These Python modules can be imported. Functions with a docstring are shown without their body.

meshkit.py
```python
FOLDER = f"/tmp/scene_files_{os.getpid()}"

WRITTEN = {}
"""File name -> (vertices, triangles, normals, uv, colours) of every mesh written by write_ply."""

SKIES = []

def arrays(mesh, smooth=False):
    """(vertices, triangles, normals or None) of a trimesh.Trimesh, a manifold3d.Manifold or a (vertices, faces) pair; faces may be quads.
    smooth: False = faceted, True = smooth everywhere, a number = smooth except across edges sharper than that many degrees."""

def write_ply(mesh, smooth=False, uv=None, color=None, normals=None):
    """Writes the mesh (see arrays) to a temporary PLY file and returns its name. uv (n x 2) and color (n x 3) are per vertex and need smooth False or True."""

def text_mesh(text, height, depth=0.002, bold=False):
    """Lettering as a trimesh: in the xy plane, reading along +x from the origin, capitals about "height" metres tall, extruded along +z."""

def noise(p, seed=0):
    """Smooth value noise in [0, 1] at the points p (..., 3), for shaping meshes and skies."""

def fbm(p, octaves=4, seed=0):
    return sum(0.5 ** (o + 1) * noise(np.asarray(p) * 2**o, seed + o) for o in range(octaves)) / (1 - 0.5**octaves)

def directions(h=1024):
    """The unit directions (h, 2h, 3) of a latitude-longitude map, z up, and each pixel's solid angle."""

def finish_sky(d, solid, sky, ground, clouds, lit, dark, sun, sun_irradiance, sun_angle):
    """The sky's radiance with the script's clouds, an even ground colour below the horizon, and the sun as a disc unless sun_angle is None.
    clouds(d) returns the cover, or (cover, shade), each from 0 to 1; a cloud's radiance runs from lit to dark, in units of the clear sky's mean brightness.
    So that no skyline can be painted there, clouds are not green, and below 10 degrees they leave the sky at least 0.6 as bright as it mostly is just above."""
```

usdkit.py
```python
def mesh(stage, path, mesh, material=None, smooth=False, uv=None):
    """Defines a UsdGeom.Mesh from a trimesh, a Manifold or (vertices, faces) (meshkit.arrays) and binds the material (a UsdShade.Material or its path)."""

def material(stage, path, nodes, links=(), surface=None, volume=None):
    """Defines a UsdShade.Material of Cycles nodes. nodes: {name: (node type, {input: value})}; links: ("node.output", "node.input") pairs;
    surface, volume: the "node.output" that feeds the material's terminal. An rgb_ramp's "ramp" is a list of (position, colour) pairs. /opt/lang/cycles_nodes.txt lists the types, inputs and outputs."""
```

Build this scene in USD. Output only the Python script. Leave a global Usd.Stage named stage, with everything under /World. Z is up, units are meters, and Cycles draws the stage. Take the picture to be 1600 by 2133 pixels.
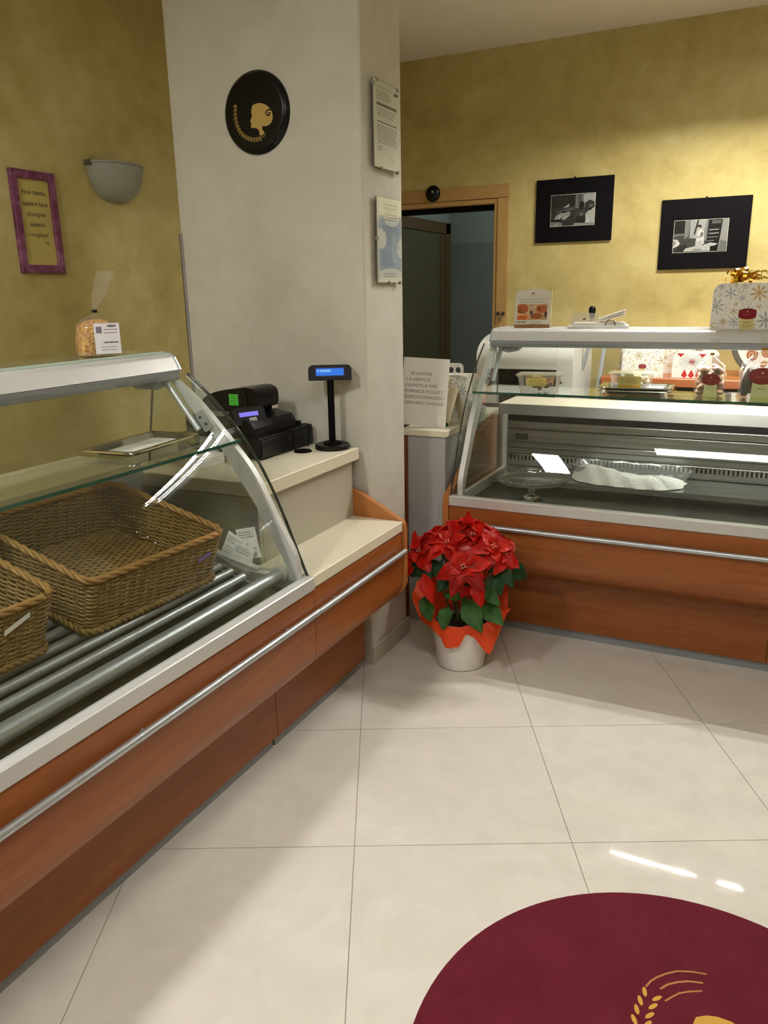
import math, random
import numpy as np, trimesh, usdkit, meshkit
from shapely.geometry import Polygon, LineString, Point, box as sbox
from shapely.ops import unary_union
from shapely import affinity
from pxr import Usd, UsdGeom, UsdLux, UsdShade, Gf, Sdf, Vt

stage = Usd.Stage.CreateInMemory()
UsdGeom.SetStageUpAxis(stage, 'Z'); UsdGeom.SetStageMetersPerUnit(stage, 1.0)
UsdGeom.Xform.Define(stage, '/World'); UsdGeom.Scope.Define(stage, '/World/Looks')
PI = math.pi
rnd = random.Random(7)

# ---------------------------------------------------------------- camera, exposure, lamp strength
CAM_H, F_PX, PITCH, ROLL, YAW = 1.48, 1630.2, 0.2738, -0.01853, 0.46248
EXPOSURE = -0.42
LAMP_A, LAMP_B, LAMP_C, LAMP_TUBE = 400.0, 30.0, 130.0, 420.0
LAMP_COL = (1.0, 0.97, 0.905)
cam = UsdGeom.Camera.Define(stage, '/World/camera')
_fw = np.array([-math.sin(YAW)*math.cos(PITCH), math.cos(YAW)*math.cos(PITCH), -math.sin(PITCH)])
_r = np.array([math.cos(YAW), math.sin(YAW), 0.]); _u = np.cross(_r, _fw)
_r2 = math.cos(ROLL)*_r + math.sin(ROLL)*_u; _u2 = np.cross(_r2, _fw)
m = Gf.Matrix4d(*[float(x) for row in (np.r_[_r2, 0], np.r_[_u2, 0], np.r_[-_fw, 0], [0, 0, CAM_H, 1]) for x in row])
cam.AddTransformOp().Set(m)
cam.CreateHorizontalApertureAttr(24.0); cam.CreateVerticalApertureAttr(24.0*2133/1600)
cam.CreateFocalLengthAttr(24.0*F_PX/1600); cam.CreateClippingRangeAttr((0.03, 100.0))
cam.CreateExposureAttr(EXPOSURE)

# ---------------------------------------------------------------- helpers
def S(r, g, b):
    def f(x):
        x /= 255.0
        return x/12.92 if x <= 0.04045 else ((x+0.055)/1.055)**2.4
    return (f(r), f(g), f(b))

USED = {}
def numbered(path):
    n = USED.get(path, 0); USED[path] = n+1
    return path if n == 0 else '%s_%03d' % (path, n)

def key(prim, **kw):
    for k, v in kw.items():
        if v is not None: prim.SetCustomDataByKey(k, v)
    return prim

def thing(name, label, cat, loc=(0, 0, 0), rotz=0, group=None, kind=None):
    x = UsdGeom.Xform.Define(stage, numbered('/World/'+name))
    x.AddTranslateOp().Set(Gf.Vec3d(*[float(v) for v in loc])); x.AddRotateZOp().Set(float(rotz))
    return key(x.GetPrim(), label=label, category=cat, group=group, kind=kind)

def part(name, mesh, mat, parent, smooth=30, label=None, kind=None):
    p = numbered(str(parent.GetPath())+'/'+name)
    mm = usdkit.mesh(stage, p, mesh, mat, smooth=smooth)
    return key(mm.GetPrim(), label=label, kind=kind)

def struct(name, mesh, mat, smooth=30, label=None):
    mm = usdkit.mesh(stage, numbered('/World/'+name), mesh, mat, smooth=smooth)
    return key(mm.GetPrim(), kind='structure', label=label, category='wall' if 'wall' in name else name.split('_')[0])

def sgroup(name, label=None, cat=None):
    x = UsdGeom.Xform.Define(stage, numbered('/World/'+name))
    return key(x.GetPrim(), kind='structure', label=label, category=cat or name.split('_')[0])

def dup(src, loc, rotz, label, group=None):
    was = src.GetCustomData()
    r = thing(src.GetName().rstrip('0123456789').rstrip('_'), label, was['category'], loc, rotz, group or was.get('group'))
    r.GetReferences().AddInternalReference(src.GetPath()); r.SetInstanceable(True)
    return r

cat = trimesh.util.concatenate
def box(x0, x1, y0, y1, z0, z1, b=0.0):
    x0, x1 = min(x0, x1), max(x0, x1); y0, y1 = min(y0, y1), max(y0, y1); z0, z1 = min(z0, z1), max(z0, z1)
    if b <= 0:
        t = trimesh.creation.box([x1-x0, y1-y0, z1-z0]); t.apply_translation([(x0+x1)/2, (y0+y1)/2, (z0+z1)/2]); return t
    P = []
    for x, sx in ((x0, 1), (x1, -1)):
        for y, sy in ((y0, 1), (y1, -1)):
            for z, sz in ((z0, 1), (z1, -1)):
                P += [(x, y+sy*b, z+sz*b), (x+sx*b, y, z+sz*b), (x+sx*b, y+sy*b, z)]
    return trimesh.Trimesh(P).convex_hull

def prism(poly, axis, a, b):
    if not isinstance(poly, Polygon): poly = Polygon(poly)
    if not poly.is_valid: poly = poly.buffer(0)
    t = trimesh.creation.extrude_polygon(poly, b-a, engine='earcut')
    v = np.array(t.vertices); v[:, 2] += a; f = np.array(t.faces)
    if axis == 'x': v = v[:, [2, 0, 1]]
    elif axis == 'y': v = v[:, [0, 2, 1]]; f = f[:, ::-1]
    return trimesh.Trimesh(v, f, process=False)

def tube(points, r, sides=8, closed=False):
    p = np.asarray(points, float); n = len(p)
    r = np.broadcast_to(np.asarray(r, float), (n,))
    if closed: t = np.roll(p, -1, 0)-np.roll(p, 1, 0)
    else: t = np.gradient(p, axis=0)
    t /= np.linalg.norm(t, axis=1, keepdims=True)+1e-12
    a = np.zeros_like(p); ref = np.array([0, 0, 1.]) if abs(t[0][2]) < .9 else np.array([1., 0, 0])
    for i in range(n):
        q = ref-t[i]*(ref@t[i]); q /= np.linalg.norm(q)+1e-12; a[i] = q; ref = q
    b = np.cross(t, a); ang = np.arange(sides)*2*PI/sides
    v = p[:, None]+r[:, None, None]*(np.cos(ang)[None, :, None]*a[:, None]+np.sin(ang)[None, :, None]*b[:, None])
    m_ = n if closed else n-1
    i, j = np.meshgrid(np.arange(m_), np.arange(sides), indexing='ij'); i2 = (i+1) % n; j2 = (j+1) % sides
    q = np.stack([i*sides+j, i*sides+j2, i2*sides+j2, i2*sides+j], -1).reshape(-1, 4)
    f = np.vstack([q[:, [0, 1, 2]], q[:, [0, 2, 3]]]); v = v.reshape(-1, 3)
    if not closed:
        k = len(v); v = np.vstack([v, p[0], p[-1]]); e = (n-1)*sides
        c0 = [[k, (x+1) % sides, x] for x in range(sides)]; c1 = [[k+1, e+x, e+(x+1) % sides] for x in range(sides)]
        f = np.vstack([f, c0, c1])
    return trimesh.Trimesh(v, f, process=False)

def lathe(prof, n=32, cx=0, cy=0):
    p = np.asarray(prof, float); k = len(p); a = np.arange(n)*2*PI/n
    v = np.stack([p[None, :, 0]*np.cos(a)[:, None]+cx, p[None, :, 0]*np.sin(a)[:, None]+cy, np.broadcast_to(p[None, :, 1], (n, k))], -1).reshape(-1, 3)
    f = []
    for i in range(n):
        for j in range(k-1):
            A, B, C, D = i*k+j, ((i+1) % n)*k+j, ((i+1) % n)*k+j+1, i*k+j+1
            f += [[A, B, C], [A, C, D]]
    t = trimesh.Trimesh(v, f, process=False); t.merge_vertices(); t.update_faces(t.nondegenerate_faces()); return t

def grid(P):
    P = np.asarray(P, float); n, k = P.shape[:2]
    i, j = np.meshgrid(np.arange(n-1), np.arange(k-1), indexing='ij')
    q = np.stack([i*k+j, (i+1)*k+j, (i+1)*k+j+1, i*k+j+1], -1).reshape(-1, 4)
    return trimesh.Trimesh(P.reshape(-1, 3), np.vstack([q[:, [0, 1, 2]], q[:, [0, 2, 3]]]), process=False)

def X(mesh, loc=(0, 0, 0), rx=0, ry=0, rz=0):
    M_ = trimesh.transformations.euler_matrix(math.radians(rx), math.radians(ry), math.radians(rz)); M_[:3, 3] = loc
    t = mesh.copy(); t.apply_transform(M_); return t

def rrect(x0, y0, x1, y1, r, n=6):
    return sbox(x0+r, y0+r, x1-r, y1-r).buffer(r, quad_segs=n)

def ellipse(cx, cy, rx, ry, n=16):
    return affinity.translate(affinity.scale(Point(0, 0).buffer(1, quad_segs=n), rx, ry), cx, cy)

# ---------------------------------------------------------------- materials
MATS = {}
def mk(name, nodes, links, surface='p.BSDF', volume=None):
    MATS[name] = usdkit.material(stage, '/World/Looks/'+name, nodes, links, surface=surface, volume=volume); return MATS[name]

def plain(name, col, rough=.5, metal=0, bump=None, vary=None, **kw):
    nodes = {'p': ('principled_bsdf', dict(base_color=col, roughness=rough, metallic=metal, **kw))}; links = []
    if vary:                       # (scale, amount): slight tone variation
        nodes['vc'] = ('texture_coordinate', {}); nodes['vn'] = ('noise_texture', {'scale': vary[0], 'detail': 4})
        nodes['vr'] = ('rgb_ramp', {'ramp': [(.3, tuple(c*(1-vary[1]) for c in col)), (.7, tuple(min(1, c*(1+vary[1])) for c in col))]})
        links += [('vc.object', 'vn.vector'), ('vn.fac', 'vr.fac'), ('vr.color', 'p.base_color')]
    if bump:
        nodes['bc'] = ('texture_coordinate', {}); nodes['bn'] = ('noise_texture', {'scale': bump[0], 'detail': 4})
        nodes['b'] = ('bump', {'strength': bump[1], 'distance': bump[2]})
        links += [('bc.object', 'bn.vector'), ('bn.fac', 'b.height'), ('b.normal', 'p.normal')]
    return mk(name, nodes, links)

def wood(name, c0, c1, scale=(1.2, 14, 14), rough=.32):
    return mk(name, {
        'c': ('texture_coordinate', {}), 'm': ('mapping', {'scale': scale}),
        'n': ('noise_texture', {'scale': 2.2, 'detail': 6, 'roughness': .6, 'distortion': .6}),
        'm2': ('mapping', {'scale': tuple(s*5 for s in scale)}), 'n2': ('noise_texture', {'scale': 6, 'detail': 3}),
        'x': ('mix', {'mix_type': 'mix', 'fac': .35}),
        'r': ('rgb_ramp', {'ramp': [(.25, c0), (.75, c1)]}), 'p': ('principled_bsdf', {'roughness': rough, 'specular_ior_level': .4})},
        [('c.object', 'm.vector'), ('m.vector', 'n.vector'), ('c.object', 'm2.vector'), ('m2.vector', 'n2.vector'),
         ('n.fac', 'x.color1'), ('n2.fac', 'x.color2'), ('x.color', 'r.fac'), ('r.color', 'p.base_color')])

def sponge(name, stops, scale=1.7, rough=.75, bumpd=.002):
    return mk(name, {
        'g': ('geometry', {}), 'n1': ('noise_texture', {'scale': scale, 'detail': 8, 'roughness': .62, 'distortion': .8}),
        'n2': ('noise_texture', {'scale': scale*6, 'detail': 5, 'roughness': .65}), 'x': ('mix', {'fac': .4}),
        'r': ('rgb_ramp', {'ramp': stops}), 'b': ('bump', {'strength': .25, 'distance': bumpd}),
        'p': ('principled_bsdf', {'roughness': rough, 'specular_ior_level': .3})},
        [('g.position', 'n1.vector'), ('g.position', 'n2.vector'), ('n1.fac', 'x.color1'), ('n2.fac', 'x.color2'),
         ('x.color', 'r.fac'), ('r.color', 'p.base_color'), ('n2.fac', 'b.height'), ('b.normal', 'p.normal')])

def pane(name, tint=(.95, .98, .96), base=.035, gain=.9, rough=0.0, haze=None):
    nodes = {'t': ('transparent_bsdf', {'color': tint}), 'g': ('glossy_bsdf', {'color': (1, 1, 1), 'roughness': rough}),
             'l': ('layer_weight', {'blend': .5}), 'pw': ('math', {'math_type': 'power', 'value2': 5.0}),
             'ma': ('math', {'math_type': 'multiply_add', 'value2': gain, 'value3': base}), 'mix': ('mix_closure', {})}
    links = [('l.facing', 'pw.value1'), ('pw.value', 'ma.value1'), ('ma.value', 'mix.fac'), ('t.BSDF', 'mix.closure1'), ('g.BSDF', 'mix.closure2')]
    out = 'mix.closure'
    if haze:
        nodes['d'] = ('diffuse_bsdf', {'color': haze[0]}); nodes['mx'] = ('mix_closure', {'fac': haze[1]})
        links += [('mix.closure', 'mx.closure1'), ('d.BSDF', 'mx.closure2')]; out = 'mx.closure'
    return mk(name, nodes, links, surface=out)

def emit(name, col, strength):
    return mk(name, {'e': ('emission', {'color': col, 'strength': strength})}, [], surface='e.emission')

YELLOW = sponge('mustard_sponge_paint', [(.32, S(166, 148, 88)), (.5, S(188, 172, 111)), (.7, S(210, 198, 146))], 1.3)
PLASTER = sponge('cream_plaster', [(.3, S(188, 184, 172)), (.7, S(212, 208, 197))], 1.3, .7, .004)
CEIL = plain('ceiling_paint', S(222, 219, 207), .8)
TILE = mk('polished_tile', {'g': ('geometry', {}), 'n': ('noise_texture', {'scale': 5, 'detail': 7, 'roughness': .6, 'distortion': 1.2}),
     'r': ('rgb_ramp', {'ramp': [(.3, S(210, 205, 195)), (.6, S(218, 213, 204)), (.8, S(224, 220, 211))]}),
     'p': ('principled_bsdf', {'roughness': .05, 'specular_ior_level': .35})},
     [('g.position', 'n.vector'), ('n.fac', 'r.fac'), ('r.color', 'p.base_color')])
GROUT = plain('grout', S(150, 142, 128), .8)
STONE = plain('skirting_stone', S(190, 183, 170), .4, vary=(9, .08))
WOOD = wood('cherry_wood', S(124, 64, 27), S(164, 97, 48))
WOODX = wood('cherry_wood_light', S(158, 98, 50), S(182, 118, 64), (6, 6, 1.5))
OAK = wood('door_wood', S(168, 132, 80), S(188, 152, 98), (10, 10, 1.0), .45)
OAKH = wood('door_wood_head', S(168, 132, 80), S(188, 152, 98), (1.0, 10, 10), .45)
TABLEW = wood('table_wood', S(150, 78, 34), S(184, 104, 50))
ALU = plain('brushed_aluminium', S(186, 192, 198), .38, .75)
ALUW = plain('satin_aluminium', S(206, 206, 204), .42, .35)
GREYP = plain('grey_plinth', S(150, 154, 160), .4, .4)
STEEL = mk('stainless_steel', {'c': ('texture_coordinate', {}), 'm': ('mapping', {'scale': (1.5, 60, 60)}), 'n': ('noise_texture', {'scale': 3, 'detail': 3}),
     'r': ('rgb_ramp', {'ramp': [(.3, (.26, .26, .26)), (.7, (.34, .34, .34))]}), 'p': ('principled_bsdf', {'base_color': S(158, 158, 157), 'metallic': 1.0})},
     [('c.object', 'm.vector'), ('m.vector', 'n.vector'), ('n.fac', 'r.fac'), ('r.color', 'p.roughness')])
STEELD = plain('dark_steel', S(92, 90, 84), .25, .85)
DECK = plain('deck_steel', S(128, 124, 112), .28, .7)
CHROME = plain('polished_steel', S(200, 198, 192), .12, 1.0)
LAM = plain('cream_laminate', S(222, 214, 192), .4, vary=(3, .03))
LAME = plain('laminate_edge', S(188, 184, 172), .45)
GREYE = plain('grey_edge', S(142, 141, 136), .45)
GREYB = plain('grey_board', S(170, 168, 164), .5)
GREYL = plain('taupe_board', S(176, 170, 154), .5)
GLASS = pane('clear_glass', (.955, .975, .96))
GLASSS = pane('shelf_glass', (.93, .965, .94))
GEDGE = plain('glass_edge_green', S(34, 78, 62), .12, specular_ior_level=.8)
GEDGED = plain('glass_edge_dark', S(40, 48, 44), .08, specular_ior_level=.9)
GEDGEL = plain('glass_edge_pale', S(196, 220, 208), .15, specular_ior_level=.8)
BLACK = plain('black_plastic', S(17, 16, 18), .4, specular_ior_level=.35)
BLACKM = plain('black_matte', S(14, 12, 14), .6, specular_ior_level=.08)
BLACKG = plain('black_gloss', S(10, 9, 11), .28, specular_ior_level=.3)
DARK = plain('dark_void', S(26, 23, 20), .7)
WHITE = plain('white_paint', S(226, 226, 222), .35)
PAPER = plain('white_paper', S(232, 228, 222), .8)
CARD = plain('white_card', S(236, 233, 226), .6)
GOLD = plain('gold_foil', S(226, 178, 60), .2, 1.0)
REDP = plain('red_plastic', S(190, 22, 22), .35)
YELP = plain('yellow_plastic', S(226, 190, 30), .4)
PRINT = mk('printed_ink', {'a': ('attribute', {'attribute': 'Cd'}), 'p': ('principled_bsdf', {'roughness': .6, 'specular_ior_level': .3})}, [('a.color', 'p.base_color')])
PRINTG = mk('printed_gloss', {'a': ('attribute', {'attribute': 'Cd'}), 'p': ('principled_bsdf', {'roughness': .25, 'specular_ior_level': .4})}, [('a.color', 'p.base_color')])

# ---------------------------------------------------------------- flat print
_TXT = {}
def text2d(s, h):
    if (s, h) not in _TXT:
        t = meshkit.text_mesh(s, h, .002); n = t.face_normals[:, 2] > .9
        f = np.array(t.faces)[n]; u, inv = np.unique(f, return_inverse=True)
        _TXT[(s, h)] = (np.array(t.vertices)[u][:, :2], inv.reshape(-1, 3))
    return _TXT[(s, h)]

class Print:
    """Flat lettering and pictures: coloured shapes in layers a fraction of a millimetre apart, as one mesh."""
    def __init__(s): s.v, s.f, s.c, s.n = [], [], [], 0
    def raw(s, v, f, col, layer):
        s.v.append(np.column_stack([v, np.full(len(v), layer)])); s.f.append(np.asarray(f)+s.n); s.c.append(np.tile(col, (len(v), 1))); s.n += len(v)
    def poly(s, p, col, layer=0):
        if not hasattr(p, 'geom_type'): p = Polygon(p)
        if not p.is_valid: p = p.buffer(0)
        for g in getattr(p, 'geoms', [p]):
            if g.geom_type == 'Polygon' and g.area > 1e-9:
                v, f = trimesh.creation.triangulate_polygon(g, engine='earcut'); s.raw(v, f, col, layer)
    def rect(s, u0, v0, u1, v1, col, layer=0): s.raw(np.array([(u0, v0), (u1, v0), (u1, v1), (u0, v1)]), [[0, 1, 2], [0, 2, 3]], col, layer)
    def text(s, t, u, v, h, col, layer=1, align='c', width=None):
        P, f = text2d(t, h); P = P.copy(); x0, x1 = P[:, 0].min(), P[:, 0].max()
        if width: P[:, 0] = (P[:, 0]-x0)*width/(x1-x0); x0, x1 = 0, width
        P[:, 0] += u-{'c': (x0+x1)/2, 'l': x0, 'r': x1}[align]; P[:, 1] += v
        s.raw(P, f, col, layer)
    def lines(s, u0, u1, v, n, dv, h, col, layer=1, seed=1, ragged=.25):
        r = random.Random(seed)
        for i in range(n):
            x = u0
            e = u1-(u1-u0)*ragged*r.random()
            while x < e:
                w = (u1-u0)*r.uniform(.06, .2); s.rect(x, v-i*dv, min(x+w, e), v-i*dv+h, col, layer); x += w+(u1-u0)*.025
    def build(s, name, parent, O, U, V, mat=None, step=.00025, label=None):
        O, U, V = (np.asarray(a, float) for a in (O, U, V)); N = np.cross(U, V); N /= np.linalg.norm(N)
        P = np.vstack(s.v); W = O+P[:, :1]*U+P[:, 1:2]*V+(P[:, 2:]+1)*step*N
        p = part(name, (W, np.vstack(s.f)), mat or PRINT, parent, smooth=False, label=label)
        UsdGeom.PrimvarsAPI(p).CreatePrimvar('Cd', Sdf.ValueTypeNames.Color3fArray, 'vertex').Set(Vt.Vec3fArray.FromNumpy(np.vstack(s.c).astype(np.float32)))
        return p

# ================================================================ ROOM
XL, XR, YF, YB, ZC = -2.74, 2.8, -2.6, 5.0, 2.87
DX0, DX1, DZ = -2.55, -1.68, 2.0            # doorway in the back wall
# floor: tiles laid at an angle to the walls
TA = -0.45765; T1 = np.array([math.sin(TA), math.cos(TA)]); T2 = np.array([math.cos(TA), -math.sin(TA)]); TS = .6035; T0 = np.array([-.911, 1.605])
fl = sgroup('floor', 'polished cream floor of large square tiles', 'floor')
part('grout_bed', box(XL, XR, YF, YB+2.2, -.08, -.0012), GROUT, fl)
room = sbox(XL, YF, XR, YB+2.0)
for i in range(-9, 13):
    for j in range(-9, 10):
        a, b = T0+T1*TS*i+T2*TS*j, .0013
        q = Polygon([a+T1*b+T2*b, a+T1*(TS-b)+T2*b, a+T1*(TS-b)+T2*(TS-b), a+T1*b+T2*(TS-b)]).intersection(room)
        if q.area > .01 and q.geom_type == 'Polygon': part('tile', prism(q, 'z', -.01, 0), TILE, fl, smooth=False)
struct('ceiling', box(XL-.1, XR+.1, YF-.1, YB+.15, ZC, ZC+.1), CEIL, label='plain off-white ceiling')
struct('wall_left', box(XL-.1, XL, YF, YB, 0, ZC), YELLOW, label='mustard sponged wall behind the bread counter')
struct('wall_right', box(XR, XR+.1, YF, YB, 0, ZC), YELLOW, label='mustard sponged wall on the right outside the picture')
WX0, WX1, WZ0, WZ1 = -1.2, 1.6, .5, 2.3     # shop window behind the camera
struct('wall_front', cat([box(XL-.1, WX0, YF-.15, YF, 0, ZC), box(WX1, XR+.1, YF-.15, YF, 0, ZC), box(WX0, WX1, YF-.15, YF, 0, WZ0), box(WX0, WX1, YF-.15, YF, WZ1, ZC)]), YELLOW, label='wall with the shop window behind the camera')
w = sgroup('window_1', 'shop window behind the camera at night', 'window')
part('window_frame', cat([box(WX0, WX1, YF-.12, YF-.06, WZ0, WZ0+.05), box(WX0, WX1, YF-.12, YF-.06, WZ1-.05, WZ1), box(WX0, WX0+.05, YF-.12, YF-.06, WZ0+.05, WZ1-.05), box(WX1-.05, WX1, YF-.12, YF-.06, WZ0+.05, WZ1-.05), box(.17, .23, YF-.12, YF-.06, WZ0+.05, WZ1-.05)]), ALU, w)
part('pane', box(WX0+.05, .17, YF-.095, YF-.085, WZ0+.05, WZ1-.05), GLASS, w); part('pane', box(.23, WX1-.05, YF-.095, YF-.085, WZ0+.05, WZ1-.05), GLASS, w)
struct('wall_back', cat([box(XL-.1, DX0-.02, YB, YB+.15, 0, ZC), box(DX1+.02, XR+.1, YB, YB+.15, 0, ZC), box(DX0-.02, DX1+.02, YB, YB+.15, DZ+.02, ZC)]), YELLOW, label='mustard sponged wall with the doorway and two photographs')
# door casing in the back wall
d = sgroup('door_1', 'light wood door casing in the back wall', 'door')
part('casing_post', box(DX1+.025, DX1+.098, YB-.016, YB-.001, 0, DZ+.03, .002), OAK, d); part('casing_post', box(DX0-.098, DX0-.025, YB-.016, YB-.001, 0, DZ+.03, .002), OAK, d)
part('casing_head', box(DX0-.098, DX1+.098, YB-.016, YB-.001, DZ+.032, DZ+.11, .002), OAKH, d)
part('jamb', box(DX1, DX1+.024, YB-.008, YB+.16, 0, DZ, .002), OAK, d); part('jamb', box(DX0-.024, DX0, YB-.008, YB+.16, 0, DZ, .002), OAK, d)
part('lintel', box(DX0-.024, DX1+.024, YB-.008, YB+.16, DZ+.001, DZ+.03, .002), OAKH, d)
part('sliding_track', box(DX0, DX1, YB+.05, YB+.11, DZ-.03, DZ, .002), BLACKM, d, label='dark sliding track under the lintel')
for k, xx in enumerate((-1.637, -1.603)): part('catch_knob', X(lathe([(0, 0), (.011, 0), (.013, .008), (.009, .02), (0, .022)], 14), (xx, YB-.016, 1.335), rx=90), STEELD, d)
part('catch_knob', box(-1.625, -1.612, YB-.04, YB-.016, 1.29, 1.312, .003), STEEL, d)
# dim back corridor behind the doorway
COR = mk('corridor_wall', {'g': ('geometry', {}), 's': ('separate_xyz', {}), 'k': ('math', {'math_type': 'greater_than', 'value2': 1.885}),
     'x': ('mix', {'color1': S(132, 144, 142), 'color2': S(152, 166, 162)}), 'p': ('principled_bsdf', {'roughness': .45})},
     [('g.position', 's.vector'), ('s.z', 'k.value1'), ('k.value', 'x.fac'), ('x.color', 'p.base_color')])
CX = -2.72
struct('wall_corridor_back', box(CX, -.9, 6.85, 6.95, 0, ZC), COR, label='grey-blue end wall of the dim corridor')
struct('wall_corridor_left', box(CX-.1, CX, YB+.15, 6.95, 0, ZC), COR, label='left wall of the dim corridor')
struct('wall_corridor_right', box(-.9, -.8, YB+.15, 6.95, 0, ZC), COR, label='right wall of the dim corridor')
struct('ceiling_corridor', box(CX-.1, -.8, YB+.15, 6.95, 2.6, 2.7), CEIL, label='low ceiling of the dim corridor')
CASD = wood('corridor_casing_wood', S(92, 74, 46), S(110, 90, 58), (10, 10, 1), .5)
d2 = sgroup('door_2', 'dark wood door in the corridor side wall', 'door')
part('casing_post', box(CX, CX+.02, 6.74, 6.84, 0, 2.05, .002), CASD, d2); part('casing_post', box(CX, CX+.02, 5.72, 5.82, 0, 2.05, .002), CASD, d2)
part('casing_head', box(CX, CX+.02, 5.72, 6.84, 1.96, 2.05, .002), CASD, d2)
part('door_leaf', box(CX+.001, CX+.008, 5.82, 6.62, .01, 1.955, .001), plain('olive_door', S(96, 92, 66), .5), d2)
part('reveal', box(CX+.001, CX+.012, 6.625, 6.738, .01, 1.955, .001), CASD, d2)
# pillar
PX0, PX1, PY0, PY1 = -2.20, -1.37, 2.625, 2.955
struct('pillar', box(PX0, PX1, PY0, PY1, 0, ZC, .006), PLASTER, label='square cream plastered pillar between the two counters')
struct('baseboard_pillar', cat([box(PX1, PX1+.012, PY0-.012, PY1+.012, 0, .075, .002), box(PX0, PX1, PY0-.012, PY0, 0, .075, .002)]), STONE, label='low stone skirting around the pillar')
struct('trim_1', cat([box(PX0-.003, PX0+.012, PY0-.003, PY0-.0005, .9, 1.72), box(PX0-.003, PX0-.0005, PY0-.003, PY0+.012, .9, 1.72)]), plain('corner_guard', S(150, 146, 150), .5), label='thin grey corner guard on the left edge of the pillar')

# ================================================================ CEILING LAMPS (out of the frame, seen as reflections)
def ceiling_lamp(label, cx, cy, length, along_x, power, wid=.26, panel=False, flange=False):
    t = thing('ceiling_light', label, 'ceiling light', (cx, cy, ZC-.09), 0 if along_x else 90, 'strip lights on the ceiling')
    L, W = length/2, wid/2
    refl = MATS.get('lamp_reflector') or plain('lamp_reflector', S(84, 84, 82), .4)
    e = emit('tube_light_%s' % stage.GetPrimAtPath(t.GetPath()).GetName(), LAMP_COL, power)
    part('housing', cat([box(-L, L, -W, W, .06, .0895), box(-L, L, -W, -W+.006, .003, .06), box(-L, L, W-.006, W, .003, .06), box(-L, -L+.006, -W, W, .003, .06), box(L-.006, L, -W, W, .003, .06)]), WHITE if panel else refl, t)
    if flange: part('wall_flange', box(-L, L, W-.004, W, -.008, .0029), refl, t)
    if panel:
        part('diffuser', box(-L+.007, L-.007, -W+.007, W-.007, .004, .010), e, t, smooth=False); return
    part('reflector', prism([(-.010, .003), (.010, .003), (.004, .0595), (-.004, .0595)], 'x', -L+.01, L-.01), refl, t)
    n = int(length/.1)
    for k in range(1, n):
        for s in (-1, 1): part('louvre_fin', box(-L+k*length/n-.0015, -L+k*length/n+.0015, s*.012, s*(W-.008), 0.003, .026), refl, t, smooth=False)
    for s in (-1, 1): part('tube', X(trimesh.creation.cylinder(.013, length-.04, sections=10), (0, s*W*.5, .044), ry=90), e, t)
ceiling_lamp('louvred strip light above the right serving aisle', -.025, 4.15, 1.34, True, LAMP_A, flange=True)
ceiling_lamp('opal panel strip light over the customers near the camera', -.08, .69, 1.36, True, LAMP_B, .28, True)
ceiling_lamp('short opal panel light above the bread counter', -1.70, -.1, .66, False, LAMP_C, .24, True)
ceiling_lamp('opal panel strip light above the shop entrance', .3, -1.5, 1.36, True, LAMP_B, .28, True)
cl_ = thing('corridor_light', 'round ceiling lamp in the dim back corridor', 'ceiling light', (-1.35, 6.2, 2.5995))
part('lamp_base', X(lathe([(0, 0), (.13, 0), (.13, -.02), (0, -.02)], 28)), WHITE, cl_); part('diffuser', X(lathe([(.12, -.0205), (.11, -.05), (.07, -.07), (0, -.076), (0, -.0205)], 28)), emit('corridor_glow', (.97, 1.0, .98), 60.0), cl_)

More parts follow.
